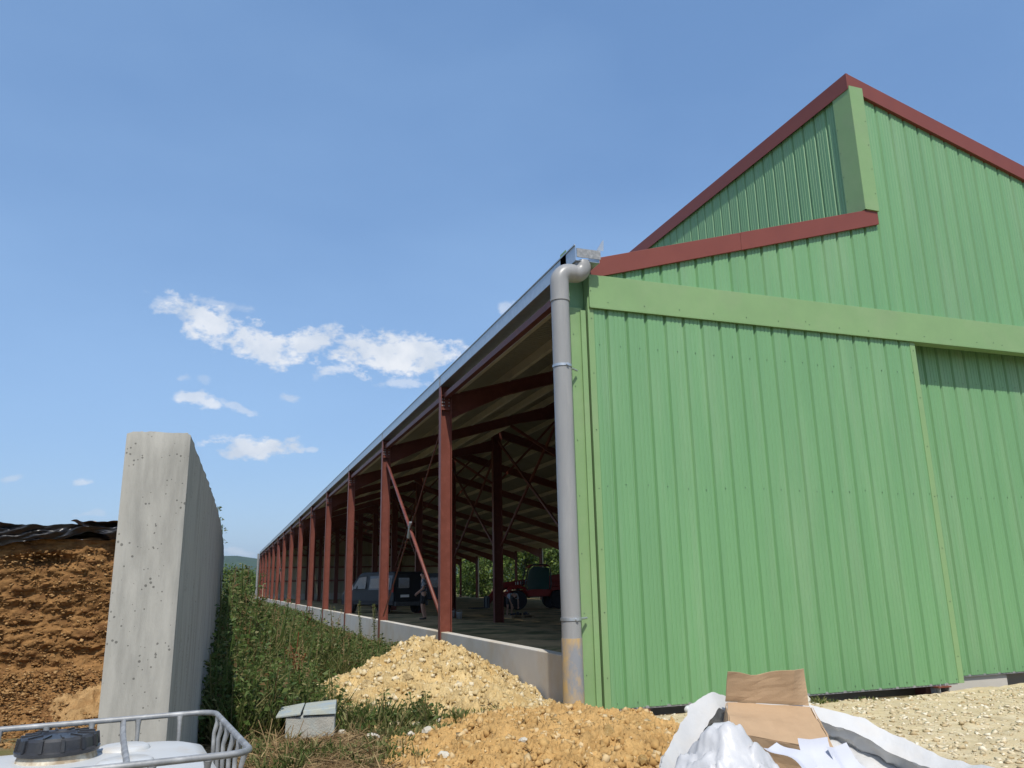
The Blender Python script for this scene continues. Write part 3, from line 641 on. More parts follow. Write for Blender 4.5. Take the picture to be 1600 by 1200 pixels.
# ------------------------------------------------------------------ gravel pad, earth heaps
mat('chalk', (.50, .405, .245), rough=.95, var=.22, scale=3.5, bump=.9, bscale=40, spec=.15, col2=(.60, .52, .36), mix2=.7, scale2=5)
def padz(x, y): return .025-.19*sst(9.1, 9.75, y)*sst(12.5, 9.5, x)-.10*sst(9.4, 10.0, y)*sst(9.5, 12.5, x)-.05*sst(6, 14, x)+.018*fbm(x*2.2, y*2.2, 4.)+.012*fbm(x*9, y*9, 1.)-.22*sst(4.6, 3.6, x)
P = [[(x, y, padz(x, y)) for y in np.linspace(2.5, 10.28, 110)] for x in np.linspace(3.4, 20, 200)]
pad = tag(auto_smooth(MB().grid(P).build('gravel_yard', 'chalk'), 60), 'pale limestone gravel yard in front of the barn doors', 'gravel', kind='structure')
cc = []; ss = []
for _ in range(9000):
    x = rng.uniform(3.9, 14); y = rng.uniform(4.2, 9.9)
    if x/y > 1.75: continue
    cc.append((x, y, padz(x, y)+.004)); ss.append(.008+.045*rng.random()**3)
v, f = rubble(cc, ss, squash=.5); ST = [(.40, .30, .16), (.52, .43, .27), (.62, .54, .38), (.70, .64, .50)]
mat('gravel', (.5, .4, .25), rough=.95, var=.15, scale=30, island=ST, spec=.15)
tag(np_mesh('gravel', v, f, 'gravel', pad), kind='stuff')
mat('yellow_soil', (.50, .375, .185), rough=.97, var=.3, scale=4.5, bump=1, bscale=42, spec=.1, col2=(.42, .28, .11), mix2=.8, scale2=2.2, thr=.52)
mat('orange_soil', (.455, .285, .112), rough=.97, var=.3, scale=4.5, bump=1, bscale=42, spec=.1, col2=(.37, .22, .08), mix2=.8, scale2=2.5, thr=.54)
def heap1(x, y):
    r = math.hypot((x-2.95)/1.0, (y-12.6)/1.15); h = .93-.53*math.sqrt(r*r+.06)
    r2_ = math.hypot((x-2.3)/1.0, (y-11.0)/.95); h = max(h, .46-.36*math.sqrt(r2_*r2_+.05)); r3_ = math.hypot((x-3.3)/1.1, (y-10.2)/.9); h = max(h, .34-.32*math.sqrt(r3_*r3_+.05))
    return h+.16*fbm(x*1.1, y*1.1, 8.)+.09*abs(fbm(x*2.6, y*2.6, 2.))-.03
def heap2(x, y):
    u = math.hypot((x-3.15)/1.75, (y-7.6)/2.15); h = .27*sst(1.10, .35, u)-.10*sst(.9, 1.15, u)
    u2 = math.hypot((x-4.55)/.55, (y-8.7)/.55); h = max(h, .24*sst(1.1, .2, u2)-.12)
    return h+(.07*fbm(x*1.5, y*1.5, 3.)+.05*abs(fbm(x*4.4, y*4.4, 6.)))*sst(1.25, .9, u)
def heap_obj(name, label, fn, x0, x1, y0, y1, n, m, rock_m, nr, nsmall, keep=lambda x, y: True):
    root = empty(name, (0, 0, 0), 0, label, 'earth heap')
    P = []
    for x in np.linspace(x0, x1, n):
        P.append([(x, y, max(gz(x, y)-.1, fn(x, y)+.05*fbm(x*5, y*5, 9., 4)-.07*abs(fbm(x*7, y*7, 5., 4))+.045*abs(fbm(x*17, y*17, 1., 4))+.02*fbm(x*38, y*38, 2., 2)+.015)) for y in np.linspace(y0, y1, n)])
    auto_smooth(MB().grid(P).build('soil', m, root), 75)
    cc, ss = [], []
    while len(cc) < nsmall:
        x = rng.uniform(x0, x1); y = rng.uniform(y0, y1); z = fn(x, y)
        if z < gz(x, y)-.03: continue
        cc.append((x, y, z+.012)); ss.append(.006+.060*rng.random()**6)
    v, f = rubble(cc, ss, squash=.8); tag(np_mesh('rubble', v, f, rock_m, root), kind='stuff')
    base = []
    for k in range(6):                                  # rounded lumps shared by all the bigger rocks
        bm = bmesh.new(); bmesh.ops.create_icosphere(bm, subdivisions=2, radius=.5)
        sq = Vector((random.uniform(.8, 1.2), random.uniform(.7, 1.1), random.uniform(.55, .85)))
        for vv in bm.verts:
            d = vv.co.normalized(); c_ = 1+.55*noise.noise(d*1.4+Vector((k*7, 0, 0)))+.30*noise.noise(d*3.5+Vector((0, k*5, 0)))
            vv.co = Vector((d.x*sq.x, d.y*sq.y, d.z*sq.z))*.5*c_
        me = bpy.data.meshes.new('rock'); bm.to_mesh(me); bm.free(); me.materials.append(MATS[rock_m+'_big']); base.append(me)
    k = 0
    while k < nr:
        x = random.uniform(x0, x1); y = random.uniform(y0, y1); z = fn(x, y)
        if z < gz(x, y)-.02 or not keep(x, y): continue
        s = random.uniform(.05, .13) if random.random() < .8 else random.uniform(.13, .26)
        o = link('rock', base[k % 6], root); o.location = (x, y, z+s*.12); o.rotation_euler = (random.uniform(-.5, .5), random.uniform(-.5, .5), random.uniform(0, 6.28)); o.scale = (s, s, s); k += 1
    return root
mat('rub1', (.5, .4, .2), rough=.96, var=.2, scale=25, spec=.1, island=[(.42, .30, .135), (.49, .37, .18), (.53, .42, .235), (.62, .54, .38)])
mat('rub1_big', (.51, .39, .205), rough=.96, var=.25, scale=14, spec=.1, rnd=.22, bump=.8, bscale=30, col2=(.45, .29, .11), mix2=.8, scale2=4)
mat('rub2', (.45, .25, .1), rough=.96, var=.2, scale=25, spec=.1, island=[(.35, .205, .075), (.44, .275, .105), (.47, .31, .13), (.55, .42, .24)])
mat('rub2_big', (.44, .28, .105), rough=.96, var=.25, scale=14, spec=.1, rnd=.22, bump=.8, bscale=30, col2=(.55, .41, .2), mix2=.8, scale2=4)
heap_obj('spoil_heap', 'tall heap of pale yellow limestone spoil against the concrete plinth', heap1, .7, 4.62, 8.9, 16.2, 350, 'yellow_soil', 'rub1', 60, 12000)
heap_obj('soil_heap', 'low heap of orange clay soil in front of the downpipe', heap2, 1.3, 5.3, 5.0, 10.0, 340, 'orange_soil', 'rub2', 22, 9000)
# loose white stones
mat('white_stone', (.55, .51, .42), rough=.9, var=.12, scale=20, bump=.5, bscale=40, rnd=.1)
WS = [(1.62, 9.05, .14), (1.95, 8.75, .12), (2.12, 8.68, .15), (1.35, 9.5, .12), (1.9, 7.2, .12), (2.55, 7.0, .10), (7.35, 9.3, .24), (7.55, 9.35, .12), (2.9, 8.9, .10), (2.2, 9.6, .13), (2.5, 9.7, .11)]
wb = []
for k in range(4):
    bm = bmesh.new(); bmesh.ops.create_icosphere(bm, subdivisions=2, radius=.5)
    for vv in bm.verts:
        d = vv.co.normalized(); vv.co = Vector((d.x, d.y*.8, d.z*.6))*.5*(1+.35*noise.noise(d*1.5+Vector((k*9, 3, 0)))+.1*noise.noise(d*5))
    me = bpy.data.meshes.new('stone'); bm.to_mesh(me); bm.free(); me.materials.append(MATS['white_stone']); wb.append(me)
def topz(x, y):
    z = gz(x, y)
    z = max(z, heap1(x, y)) if (.7 < x < 4.62 and 8.9 < y < 16.2) else z
    z = max(z, heap2(x, y)) if (1.3 < x < 5.3 and 5 < y < 10) else z
    return max(z, padz(x, y)) if x > 3.6 and y < 10 else z
for i, (x, y, s) in enumerate(WS):
    o = link('white_stone', wb[i % 4]); o.location = (x, y, topz(x, y)+s*.18); o.rotation_euler = (.3*i % .6, .2, i*1.7); o.scale = (s, s, s)
    if i == 6: tag(o, 'largest pale stone standing on the gravel below the green door', 'stone')
    elif i == 7: tag(o, 'small pale stone beside the large one below the green door', 'stone')
    else: tag(o, 'loose white limestone lump lying on the earth heaps', 'stone', 'loose white stones on the earth heaps')

# ------------------------------------------------------------------ plants
def leafquads(base, dirv, length, width, bend=.25, up=None):
    """diamond leaves: two quads folded along the midrib would double the cost, so one bent quad each"""
    b = np.asarray(base, float); d = np.asarray(dirv, float); d /= np.linalg.norm(d, axis=1, keepdims=True)+1e-9
    r = rng.normal(size=b.shape); s = np.cross(d, r); s /= np.linalg.norm(s, axis=1, keepdims=True)+1e-9
    l = np.asarray(length, float).reshape(-1, 1); w_ = np.asarray(width, float).reshape(-1, 1)
    tip = b+d*l; tip[:, 2] -= (bend*l[:, 0]); mid = b+d*l*.5
    V = np.stack([b, mid+s*w_*.5, tip, mid-s*w_*.5], 1).reshape(-1, 3)
    return V, np.arange(len(V)).reshape(-1, 4)
class Leaves:
    def __init__(s): s.V = []; s.n = 0
    def add(s, *a, **k):
        V, F = leafquads(*a, **k); s.V.append(V); s.n += len(V)
    def stem(s, pts, w):
        pts = np.asarray(pts, float); d = pts[1:]-pts[:-1]
        for sd in ((1, 0, 0), (0, 1, 0)):
            o = np.array(sd)*w*.5; V = np.stack([pts[:-1]-o, pts[:-1]+o, pts[1:]+o*.8, pts[1:]-o*.8], 1).reshape(-1, 3); s.V.append(V); s.n += len(V)
    def build(s, name, m, parent=None):
        V = np.concatenate(s.V); return np_mesh(name, V, np.arange(len(V)).reshape(-1, 4), m, parent)
def rdir(n, up=.4):
    d = rng.normal(size=(n, 3)); d[:, 2] = np.abs(d[:, 2])*.8*up*2-.1; return d
def leafy(L, x, y, z, h, nl, ls, spread=.22):
    lean = rng.normal(0, .12, 2); t = rng.random(nl)**.7
    top = np.array([x+lean[0]*h, y+lean[1]*h, z+h])
    L.stem([[x, y, z], [x+lean[0]*h*.4, y+lean[1]*h*.4, z+h*.5], top], .010+.004*h)
    rad = spread*(1.1-t)*rng.random(nl)**.5; a = rng.uniform(0, 6.28, nl)
    base = np.stack([x+lean[0]*h*t+rad*np.cos(a), y+lean[1]*h*t+rad*np.sin(a), z+h*t], 1)
    d = np.stack([np.cos(a), np.sin(a), rng.uniform(-.1, .9, nl)], 1)+rng.normal(0, .3, (nl, 3))
    ln = ls*rng.uniform(.55, 1.3, nl)*(1.15-.6*t); L.add(base, d, ln, ln*rng.uniform(.3, .5, nl))
def grassy(L, x, y, z, h, nb, spread=.10):
    a = rng.uniform(0, 6.28, nb); r = spread*rng.random(nb)**.5
    base = np.stack([x+r*np.cos(a), y+r*np.sin(a), np.full(nb, z)], 1); d = np.stack([np.cos(a)*.45, np.sin(a)*.45, np.ones(nb)], 1)+rng.normal(0, .15, (nb, 3))
    ln = h*rng.uniform(.5, 1.1, nb); L.add(base, d, ln, .010+.012*rng.random(nb), bend=.18)
WG = [(.040, .075, .016), (.065, .115, .024), (.095, .150, .036), (.14, .185, .055), (.075, .125, .026), (.24, .22, .09), (.050, .095, .020), (.17, .10, .042)]
mat('weed_leaf', (.05, .1, .02), rough=.55, var=.2, scale=3, spec=.3, island=WG, trans=.35)
mat('grass_leaf', (.1, .13, .04), rough=.6, var=.2, scale=3, spec=.25, island=[(.06, .10, .02), (.10, .14, .035), (.17, .18, .06), (.30, .26, .12), (.08, .12, .025)], trans=.3)
mat('dry_straw', (.3, .2, .1), rough=.9, var=.2, scale=5, spec=.15, island=[(.16, .10, .05), (.26, .18, .09), (.38, .28, .15), (.20, .13, .06)], trans=.15)
mat('dock_red', (.2, .06, .03), rough=.7, var=.2, scale=8, spec=.2, island=[(.13, .035, .018), (.22, .075, .035), (.28, .12, .05)], trans=.2)
def weed_h(x, y):
    h = np.interp(x, [0, .6, 1.3, 2.2, 3.2, 4.5], [1.85, 1.5, .98, .58, .34, .24])*(1+.75*fbm(x*.55, y*.35, 31., 3))
    return h*np.interp(y, [9.5, 11, 12.5, 16, 40], [.40, .55, .8, .95, .62])
Lw, Lg = Leaves(), Leaves()
def blocked(x, y):
    if heap1(x, y) > gz(x, y)+.03 and .7 < x < 4.62 and 8.9 < y < 16.2: return True
    if .62 < x < 1.5 and 8.9 < y < 9.8: return True
    if .62 < x < 1.5 and 8.0 < y <= 8.9 and rng.random() < .6: return True
    return False
cnt = 0
while cnt < 4200:
    y = 9.6+rng.random()**1.7*34; x = rng.uniform(-.02, 4.55)
    if x < np.interp(y, [5.5, 8.9, 12.4, 17, 22, 27], [-.25, -.148, -.075, -.03, 0, .02])+.06: continue
    if blocked(x, y) or (y < 10.8 and x > 1.1 and rng.random() < .7): continue
    h = min(weed_h(x, y)*rng.uniform(.45, 1.2)*(1.35 if rng.random() < .06 else 1), np.interp(x, [.25, .7], [1.95, 1.35]) if y > 15 else 2); z = gz(x, y)
    if rng.random() < (.72 if x < 1.4 else .48): leafy(Lw, x, y, z, h, int(26+16*h), .10+.02*h, .16+.08*h)
    else: grassy(Lg, x, y, z, h*1.05, 34, .13)
    cnt += 1
for _ in range(2600):
    y = rng.uniform(40, 118); x = rng.uniform(-3, 4.5); h = rng.uniform(.6, 1.25)*np.interp(x, [-3, 1, 4.5], [.75, .65, .40])
    leafy(Lw, x, y, gz(x, y), h, 24, .20, .35)
for _ in range(900):                                    # low growth among the heaps and in front
    x = rng.uniform(.35, 3.4); y = rng.uniform(7.6, 10.6)
    if heap1(x, y) > gz(x, y)+.12 or heap2(x, y) > gz(x, y)+.08: continue
    if fbm(x*1.3, y*1.3, 12.) < -.02: continue
    z = topz(x, y)
    if rng.random() < .55: grassy(Lg, x, y, z, rng.uniform(.05, .17), 22, .07)
    else: leafy(Lw, x, y, z, rng.uniform(.05, .14), 12, .045, .07)
for (x, y) in ((2.6, 9.0), (2.3, 8.5), (2.75, 8.9), (7.6, 9.25), (8.3, 9.35)):
    for _ in range(4): grassy(Lg, x+rng.normal(0, .1), y+rng.normal(0, .1), topz(x, y), rng.uniform(.05, .14), 24, .08)
for (x, y, z) in ((-.07, 13.4, 2.58), (-.05, 15.0, 2.58), (-.04, 15.6, 2.58), (-.02, 19, 2.58), (-.10, 11.5, 2.57)): leafy(Lw, x, y, z, .12, 16, .07, .06)
Ld = Leaves()
for _ in range(420):
    y = 10.2+rng.random()**1.6*26; x = rng.uniform(.15, 4.3)
    if blocked(x, y): continue
    h = min(1.5, weed_h(x, y)*rng.uniform(.8, 1.35)); z = gz(x, y); lx, ly = rng.normal(0, .10, 2)*h
    Ld.stem([[x, y, z], [x+lx*.4, y+ly*.4, z+h*.6], [x+lx, y+ly, z+h]], .006)
    nn = 16; t = rng.uniform(.72, 1.0, nn); b = np.stack([x+lx*t, y+ly*t, z+h*t], 1); Ld.add(b, rdir(nn, .9), rng.uniform(.02, .05, nn), rng.uniform(.008, .016, nn))
tag(Ld.build('dead_stalks', 'dry_straw'), 'pale dead stalks and seed heads standing among the weeds', 'stalks', kind='stuff')
tag(Lw.build('weeds', 'weed_leaf'), 'dense green weeds between the concrete wall and the barn', 'weeds', kind='stuff')
tag(Lg.build('grass', 'grass_leaf'), 'tufts of grass among the weeds and earth heaps', 'grass', kind='stuff')
# flattened dry straw bank in front
Ls = Leaves()
n = 9000; x = rng.uniform(.05, 1.75, n); y = rng.uniform(5.6, 9.6, n)
k = (x < 1.75-.25*np.maximum(0, 8.2-y)*.4); x, y = x[k], y[k]; z = np.array([gz(a, b)+.012 for a, b in zip(x, y)])
d = np.stack([rng.normal(0, 1, len(x)), rng.normal(0, .7, len(x)), rng.uniform(-.05, .28, len(x))], 1)
Ls.add(np.stack([x, y, z], 1), d, rng.uniform(.08, .32, len(x)), rng.uniform(.004, .012, len(x)), bend=.05)
tag(Ls.build('dry_straw', 'dry_straw'), 'flattened dry straw on the bank behind the tank', 'straw', kind='stuff')
# plants that stand out singly
def single(name, label, cat, x, y, h, m, kind, group=None):
    L_ = Leaves(); z = gz(x, y)
    if kind == 'dock':
        L_.stem([[x, y, z], [x+.02, y, z+h*.5], [x+.05, y, z+h]], .016)
        for k in range(7):
            a = rng.uniform(0, 6.28); z0 = z+h*rng.uniform(.3, .7); e = np.array([x+.02+.16*math.cos(a), y+.16*math.sin(a), z0+.30]); L_.stem([[x+.02, y, z0], e], .010)
            nn = 34; t = rng.random(nn); b = np.array([x+.02, y, z0])+(e-np.array([x+.02, y, z0]))*t[:, None]; L_.add(b, rdir(nn), rng.uniform(.02, .05, nn), rng.uniform(.015, .03, nn))
    else:
        for k in range(3):
            lx = rng.normal(0, .05); L_.stem([[x, y, z], [x+lx, y, z+h*.6], [x+lx*1.6, y, z+h*rng.uniform(.85, 1)]], .010)
            nn = 60; t = rng.uniform(.35, 1, nn); b = np.stack([x+lx*1.5*t, np.full(nn, y), z+h*t*.95], 1); L_.add(b, rdir(nn, .8), rng.uniform(.03, .11, nn)*(1.2-t*.7), rng.uniform(.010, .022, nn))
    o = L_.build(name, m); return tag(o, label, cat, group)
single('dock_plant', 'rusty red dried dock plant in the middle of the weeds', 'plant', 1.12, 13.2, .95, 'dock_red', 'dock')
single('dock_plant', 'smaller brown dock plant farther back by the plinth', 'plant', 1.9, 19.5, 1.2, 'dock_red', 'dock')
single('tall_weed', 'tall pale seeding weed nearest the red column, before the van', 'plant', 3.32, 18.6, 1.30, 'grass_leaf', 'plume')
single('tall_weed', 'tall pale seeding weed left of its twin, before the van', 'plant', 3.05, 18.8, 1.42, 'grass_leaf', 'plume')
single('tall_weed', 'thin spindly weed rising against the sky near the hills', 'plant', .46, 22.0, 1.78, 'weed_leaf', 'plume')
# bare twigs by the tank
tw = Leaves()
for k in range(9): 
    a = rng.uniform(-.5, .7); tw.stem([[.42+.03*k, 7.9, .05], [.42+.03*k+a*.12, 7.95, .22], [.42+.03*k+a*.35, 8, .42+rng.uniform(-.1, .1)]], .008)
tag(tw.build('dead_twigs', 'dry_straw'), 'bare dead twigs standing beside the wall shadow', 'twigs')

# trees
mat('bark', (.12, .09, .06), rough=.95, var=.3, scale=6, bump=.8, bscale=20, stretch=(1, 1, .2))
mat('tree_leaf', (.05, .09, .02), rough=.5, var=.25, scale=.6, spec=.3, island=[(.045, .085, .016), (.085, .14, .026), (.14, .20, .04), (.20, .25, .06)], trans=.4)
def tree(x, y, h, rad, label, n=2600, ls=.46):
    t = empty('tree', (x, y, 0), 0, label, 'tree', 'trees beyond the barn'); z0 = -.3
    mb = MB(); hb = h*.35; mb.tube([(0, 0, z0), (.05*h*.2, 0, hb), (.1, .05, h*.75)], [.045*h*.5, .035*h*.5, .01*h], 8)
    cl = []
    for k in range(int(14+1.5*h)):
        a = random.uniform(0, 6.28); zz = random.uniform(.08, .95)*h; rr = rad*math.sin(min(1, max(.12, (zz/h-.05)))*math.pi)**.6*random.uniform(.25, .95)
        c = (rr*math.cos(a), rr*math.sin(a), zz); cl.append(c); mb.tube([(0, 0, max(.2*h, zz-.22*h)), (c[0]*.5, c[1]*.5, zz-.07*h), c], [.016*h*.5, .011*h*.5, .004*h], 5)
    mb.build('trunk', 'bark', t, smooth=True)
    L_ = Leaves(); per = n//len(cl)
    for c in cl:
        s = rad*random.uniform(.26, .44); p = rng.normal(size=(per, 3)); p /= np.linalg.norm(p, axis=1, keepdims=True); p *= (rng.random((per, 1))**.45)*s; p[:, 2] *= .75
        L_.add(p+np.array(c), p+rng.normal(0, .25, (per, 3))*s, ls*rng.uniform(.5, 1.2, per), ls*rng.uniform(.35, .7, per))
    L_.build('crown', 'tree_leaf', t); return t
TR = [(37.5, 84, 8.5, 4.0), (39, 92, 7.5, 3.8), (38, 101, 9, 4.2), (41, 110, 8, 4), (37.5, 119, 9, 4.4), (43, 98, 11, 5), (38.5, 128, 9, 4.5), (40, 139, 10, 5), (37, 76, 8, 4)]
for k, (x, y, h, r) in enumerate(TR): tree(x, y, h, r, 'leafy green tree seen through the open far side of the barn', 5200)
LB = [('bushy dark tree left of the far end of the barn', 2.2, 150, 5.5, 3), ('low rounded tree at the foot of the hills', 4.9, 185, 6, 4.0), ('small tree just left of the far downpipe', 5.0, 165, 5.0, 3.0), ('tree farther left beyond the end of the weeds', -2.5, 160, 6.0, 3.5)]
for lb, x, y, h, r in LB: tag(tree(x, y, h, r, lb, 1800, .45), group='trees beyond the end of the weeds')

# ------------------------------------------------------------------ small concrete chamber in the weeds
mat('chamber', (.36, .35, .31), rough=.85, var=.14, scale=6, bump=.3, bscale=40, col2=(.30, .34, .33), mix2=.7, scale2=5)
mat('lid_paint', (.36, .38, .33), rough=.7, var=.18, scale=5, col2=(.20, .27, .33), mix2=.8, scale2=5)
ch = empty('inspection_chamber', (1.0, 9.35, -.02), R(-9), 'small grey concrete inspection chamber with dirty lid in the weeds', 'chamber')
ch.scale = (.76, .76, .80)
MB().box(-.33, -.27, -.2, .33, .27, .40).build('chamber_body', 'chamber', ch, bevel=.012)
MB().hexa([(-.10, -.30, .415), (.345, -.30, .415), (.345, .30, .415), (-.10, .30, .415), (-.10, -.28, .475), (.335, -.28, .50), (.335, .28, .53), (-.10, .28, .50)]).build('lid', 'lid_paint', ch, bevel=.01)
MB().hexa([(-.46, -.27, .39), (-.13, -.31, .42), (-.11, .24, .46), (-.44, .28, .42), (-.46, -.27, .42), (-.13, -.31, .45), (-.11, .24, .51), (-.44, .28, .46)]).build('lid_slab', 'lid_paint', ch, bevel=.008)

# ------------------------------------------------------------------ rubbish bag with a cardboard box
mat('cardboard', (.42, .285, .17), rough=.85, var=.06, scale=3, bump=.08, bscale=90, spec=.2, col2=(.36, .24, .14), mix2=.6, scale2=4, rnd=.04)
card = empty('cardboard_box', (4.05, 5.4, 0), 0, 'opened brown cardboard box tilted on top of the rubbish bag', 'box')
card.location = (0, 0, 0)
HL, HR = Vector((3.71, 5.60, .695)), Vector((4.47, 5.60, .615)); FL, FRr = Vector((3.47, 5.22, .56)), Vector((4.27, 5.12, .385))
dnv = Vector((-.03, .10, -.36))
def slab(a, b, c, d, th, n=10, m_=10, wav=.006, seed=0., edge=None):
    nn = (b-a).cross(d-a).normalized(); G = []
    for i in range(n+1):
        r_ = []
        for j in range(m_+1):
            p = a.lerp(b, i/n).lerp(d.lerp(c, i/n), j/m_); p = p+nn*wav*fbm(i*.35+seed, j*.35, seed)
            if edge: p = p+edge(i/n, j/m_)
            r_.append(p)
        G.append(r_)
    mb = MB(); mb.grid(G); mb.grid([[p-nn*th for p in r_] for r_ in G])
    for idx in ([(i, 0) for i in range(n+1)], [(i, m_) for i in range(n+1)], [(0, j) for j in range(m_+1)], [(n, j) for j in range(m_+1)]):
        mb.grid([[G[i][j] for i, j in idx], [G[i][j]-nn*th for i, j in idx]])
    return mb
slab(FL, FRr, HR, HL, .006, wav=.012, seed=1).build('box_panel', 'cardboard', card)
crease = lambda u, v: Vector((0, .03*math.exp(-((u-.38)/.2)**2)*v, -.035*v*math.exp(-((u-.33)/.16)**2)+.012*v*u))+Vector((0, .10*max(0, (u-.80)/.2)*v, 0))
slab(HL+Vector((-.005, .012, .004)), HR+Vector((.005, .012, .004)), HR+Vector((.02, -.05, .268)), HL+Vector((-.012, -.06, .228)), .006, 14, 10, .005, 2., crease).build('box_flap', 'cardboard', card)
slab(FL+Vector((.003, .007, -.006)), FRr+Vector((-.003, .007, -.006)), FRr+dnv, FL+dnv, .006, wav=.01, seed=3).build('box_panel', 'cardboard', card)
slab(FRr+Vector((.004, 0, -.004)), HR+Vector((.004, 0, -.004)), HR+dnv, FRr+dnv, .006, wav=.01, seed=4).build('box_panel', 'cardboard', card)
slab(HL+Vector((-.004, 0, -.004)), FL+Vector((-.004, 0, -.004)), FL+dnv, HL+dnv, .006, wav=.01, seed=5).build('box_panel', 'cardboard', card)
slab(FRr+Vector((.012, .01, -.004)), HR+Vector((.012, -.01, -.004)), HR+Vector((.055, -.10, -.19)), FRr+Vector((.05, .10, -.16)), .005, wav=.008, seed=6).build('box_flap', 'cardboard', card)

mat('bag_white', (.58, .58, .57), rough=.55, var=.06, scale=4, bump=.35, bscale=14, spec=.4, trans=.15, col2=(.62, .59, .54), mix2=.5, scale2=5)
bag = empty('rubbish_bag', (4.2, 4.9, 0), 0, 'big open white woven plastic bag full of rubbish on the gravel', 'bag')
bag.location = (0, 0, 0)
RIM = [(3.70, 5.78, .70), (3.30, 5.62, .56), (2.92, 5.25, .42), (2.72, 4.75, .36), (2.85, 4.2, .30), (3.5, 3.75, .24), (4.3, 3.75, .20), (4.9, 4.1, .20), (5.18, 4.62, .28), (5.10, 5.12, .34), (4.85, 5.55, .50), (4.45, 5.78, .63), (4.05, 5.86, .62)]
def closed_spline(P, n):
    P = [Vector(p) for p in P]; k = len(P); out = []
    for i in range(n):
        t = i/n*k; a = int(t); u = t-a; p0, p1, p2, p3 = P[(a-1) % k], P[a % k], P[(a+1) % k], P[(a+2) % k]
        out.append(.5*((2*p1)+(-p0+p2)*u+(2*p0-5*p1+4*p2-p3)*u*u+(-p0+3*p1-3*p2+p3)*u**3))
    return out
rim = closed_spline(RIM, 300); cen = Vector((4.0, 4.8, 0)); G = []
for i, p in enumerate(rim):
    out = Vector((p.x-cen.x, p.y-cen.y, 0)); r_ = []
    for j in range(61):
        t = j/60
        if t < .5:                                       # outside: from the ground up to the rim
            u = t/.5; q = cen+out*(1.06+.03*math.sin(u*math.pi)-.06*u); q.z = lerp(topz(q.x, q.y)-.02, p.z, u**.8)
        else:                                            # inside: back down to the contents
            u = (t-.5)/.5; q = cen+out*(np.interp(u, [0, .30, .34, .6, 1], [1.0, .91, .93, 1.0, .62])); q.z = p.z-np.interp(u, [0, .30, .34, .6, 1], [0, .11, .14, .26, .34])*min(1, p.z/.40)
        f1 = fbm(q.x*2.2+i*.02, q.y*2.2, q.z*2.5+j*.03, 3); f2 = abs(fbm(q.x*4, q.y*4, q.z*7+3, 3))+.5*abs(fbm(q.x*9, q.y*9, q.z*9, 2))
        q = q+out.normalized()*(.07*f1+.035*f2)*(0.4 if .38 < t < .66 else 1)+Vector((0, 0, (.02 if .38 < t < .66 else .06)*f2+.05*f1)); r_.append(q)
    G.append(r_)
G.append(G[0]); auto_smooth(MB().grid(G).build('bag_wall', 'bag_white', bag), 32)
G = [[(4.0+(u-.5)*2.0, 4.8+(v-.5)*1.7, .10+.07*abs(fbm(u*5, v*5, 1.))+.05*fbm(u*11, v*11, 2.)) for v in np.linspace(0, 1, 50)] for u in np.linspace(0, 1, 60)]
mat('film_grey', (.46, .46, .45), rough=.35, var=.2, scale=6, spec=.5, bump=.3, bscale=12, trans=.2)
auto_smooth(MB().grid(G).build('bag_contents', 'film_grey', bag), 70)
mat('film_white', (.56, .56, .565), rough=.4, var=.05, scale=4, bump=.3, bscale=14, spec=.5, trans=.15)
film = empty('plastic_film', (0, 0, 0), 0, 'crumpled white plastic film bulging from the bag left of the box', 'plastic film')
G = []
for u in np.linspace(0, 1, 90):
    r_ = []
    for v in np.linspace(0, 1, 90):
        x = 2.72+u*1.22; y = 4.42+v*1.25; rr = math.hypot((u-.5)/.5, (v-.5)/.5)
        a = fbm(x*2.1, y*2.1, 4., 3); b = abs(fbm(x*4.2+a, y*4.2, 7., 4)); c = abs(fbm(x*9+a, y*9, 1., 3))
        r_.append((x+.05*a, y+.04*b, .08+.50*sst(1.06, .10, rr)+(.13*b+.02*c-.02)*sst(1.1, .8, rr)))
    G.append(r_)
auto_smooth(MB().grid(G).build('film_sheet', 'film_white', film), 75)
mat('paper', (.50, .51, .56), rough=.7, var=.03)
for k, (x, y, z, rz, tx, lb) in enumerate(((3.72, 4.92, .42, .5, .5, 'white sheet of paper leaning left, below the cardboard box'), (3.93, 4.88, .40, -.3, .9, 'creased white paper sheet in the middle below the cardboard box'), (4.12, 4.80, .36, .2, .6, 'white paper sheet nearest the right side of the bag'))):
    M = Matrix.Translation((x, y, z)) @ Matrix.Rotation(rz, 4, 'Z') @ Matrix.Rotation(tx, 4, 'X')
    G = [[M @ Vector(((u-.5)*.21, (v-.5)*.30, .05*abs(u-.45)+.03*math.sin(v*5+k))) for v in np.linspace(0, 1, 12)] for u in np.linspace(0, 1, 12)]
    tag(auto_smooth(MB().grid(G).build('paper_sheet', 'paper'), 80), lb, 'paper', 'papers in the bag')
mat('bottle', (.7, .72, .72), rough=.25, var=.05, trans=.3)
bo = tag(empty('plastic_bottle', (5.55, 9.2, .03), R(35)), 'crushed clear plastic cup lying below the green door', 'bottle')
MB().tube([(-.10, 0, .04), (-.06, 0, .045), (.05, 0, .04), (.09, 0, .035)], [.03, .042, .04, .028], 12).build('cup', 'bottle', bo, smooth=True)

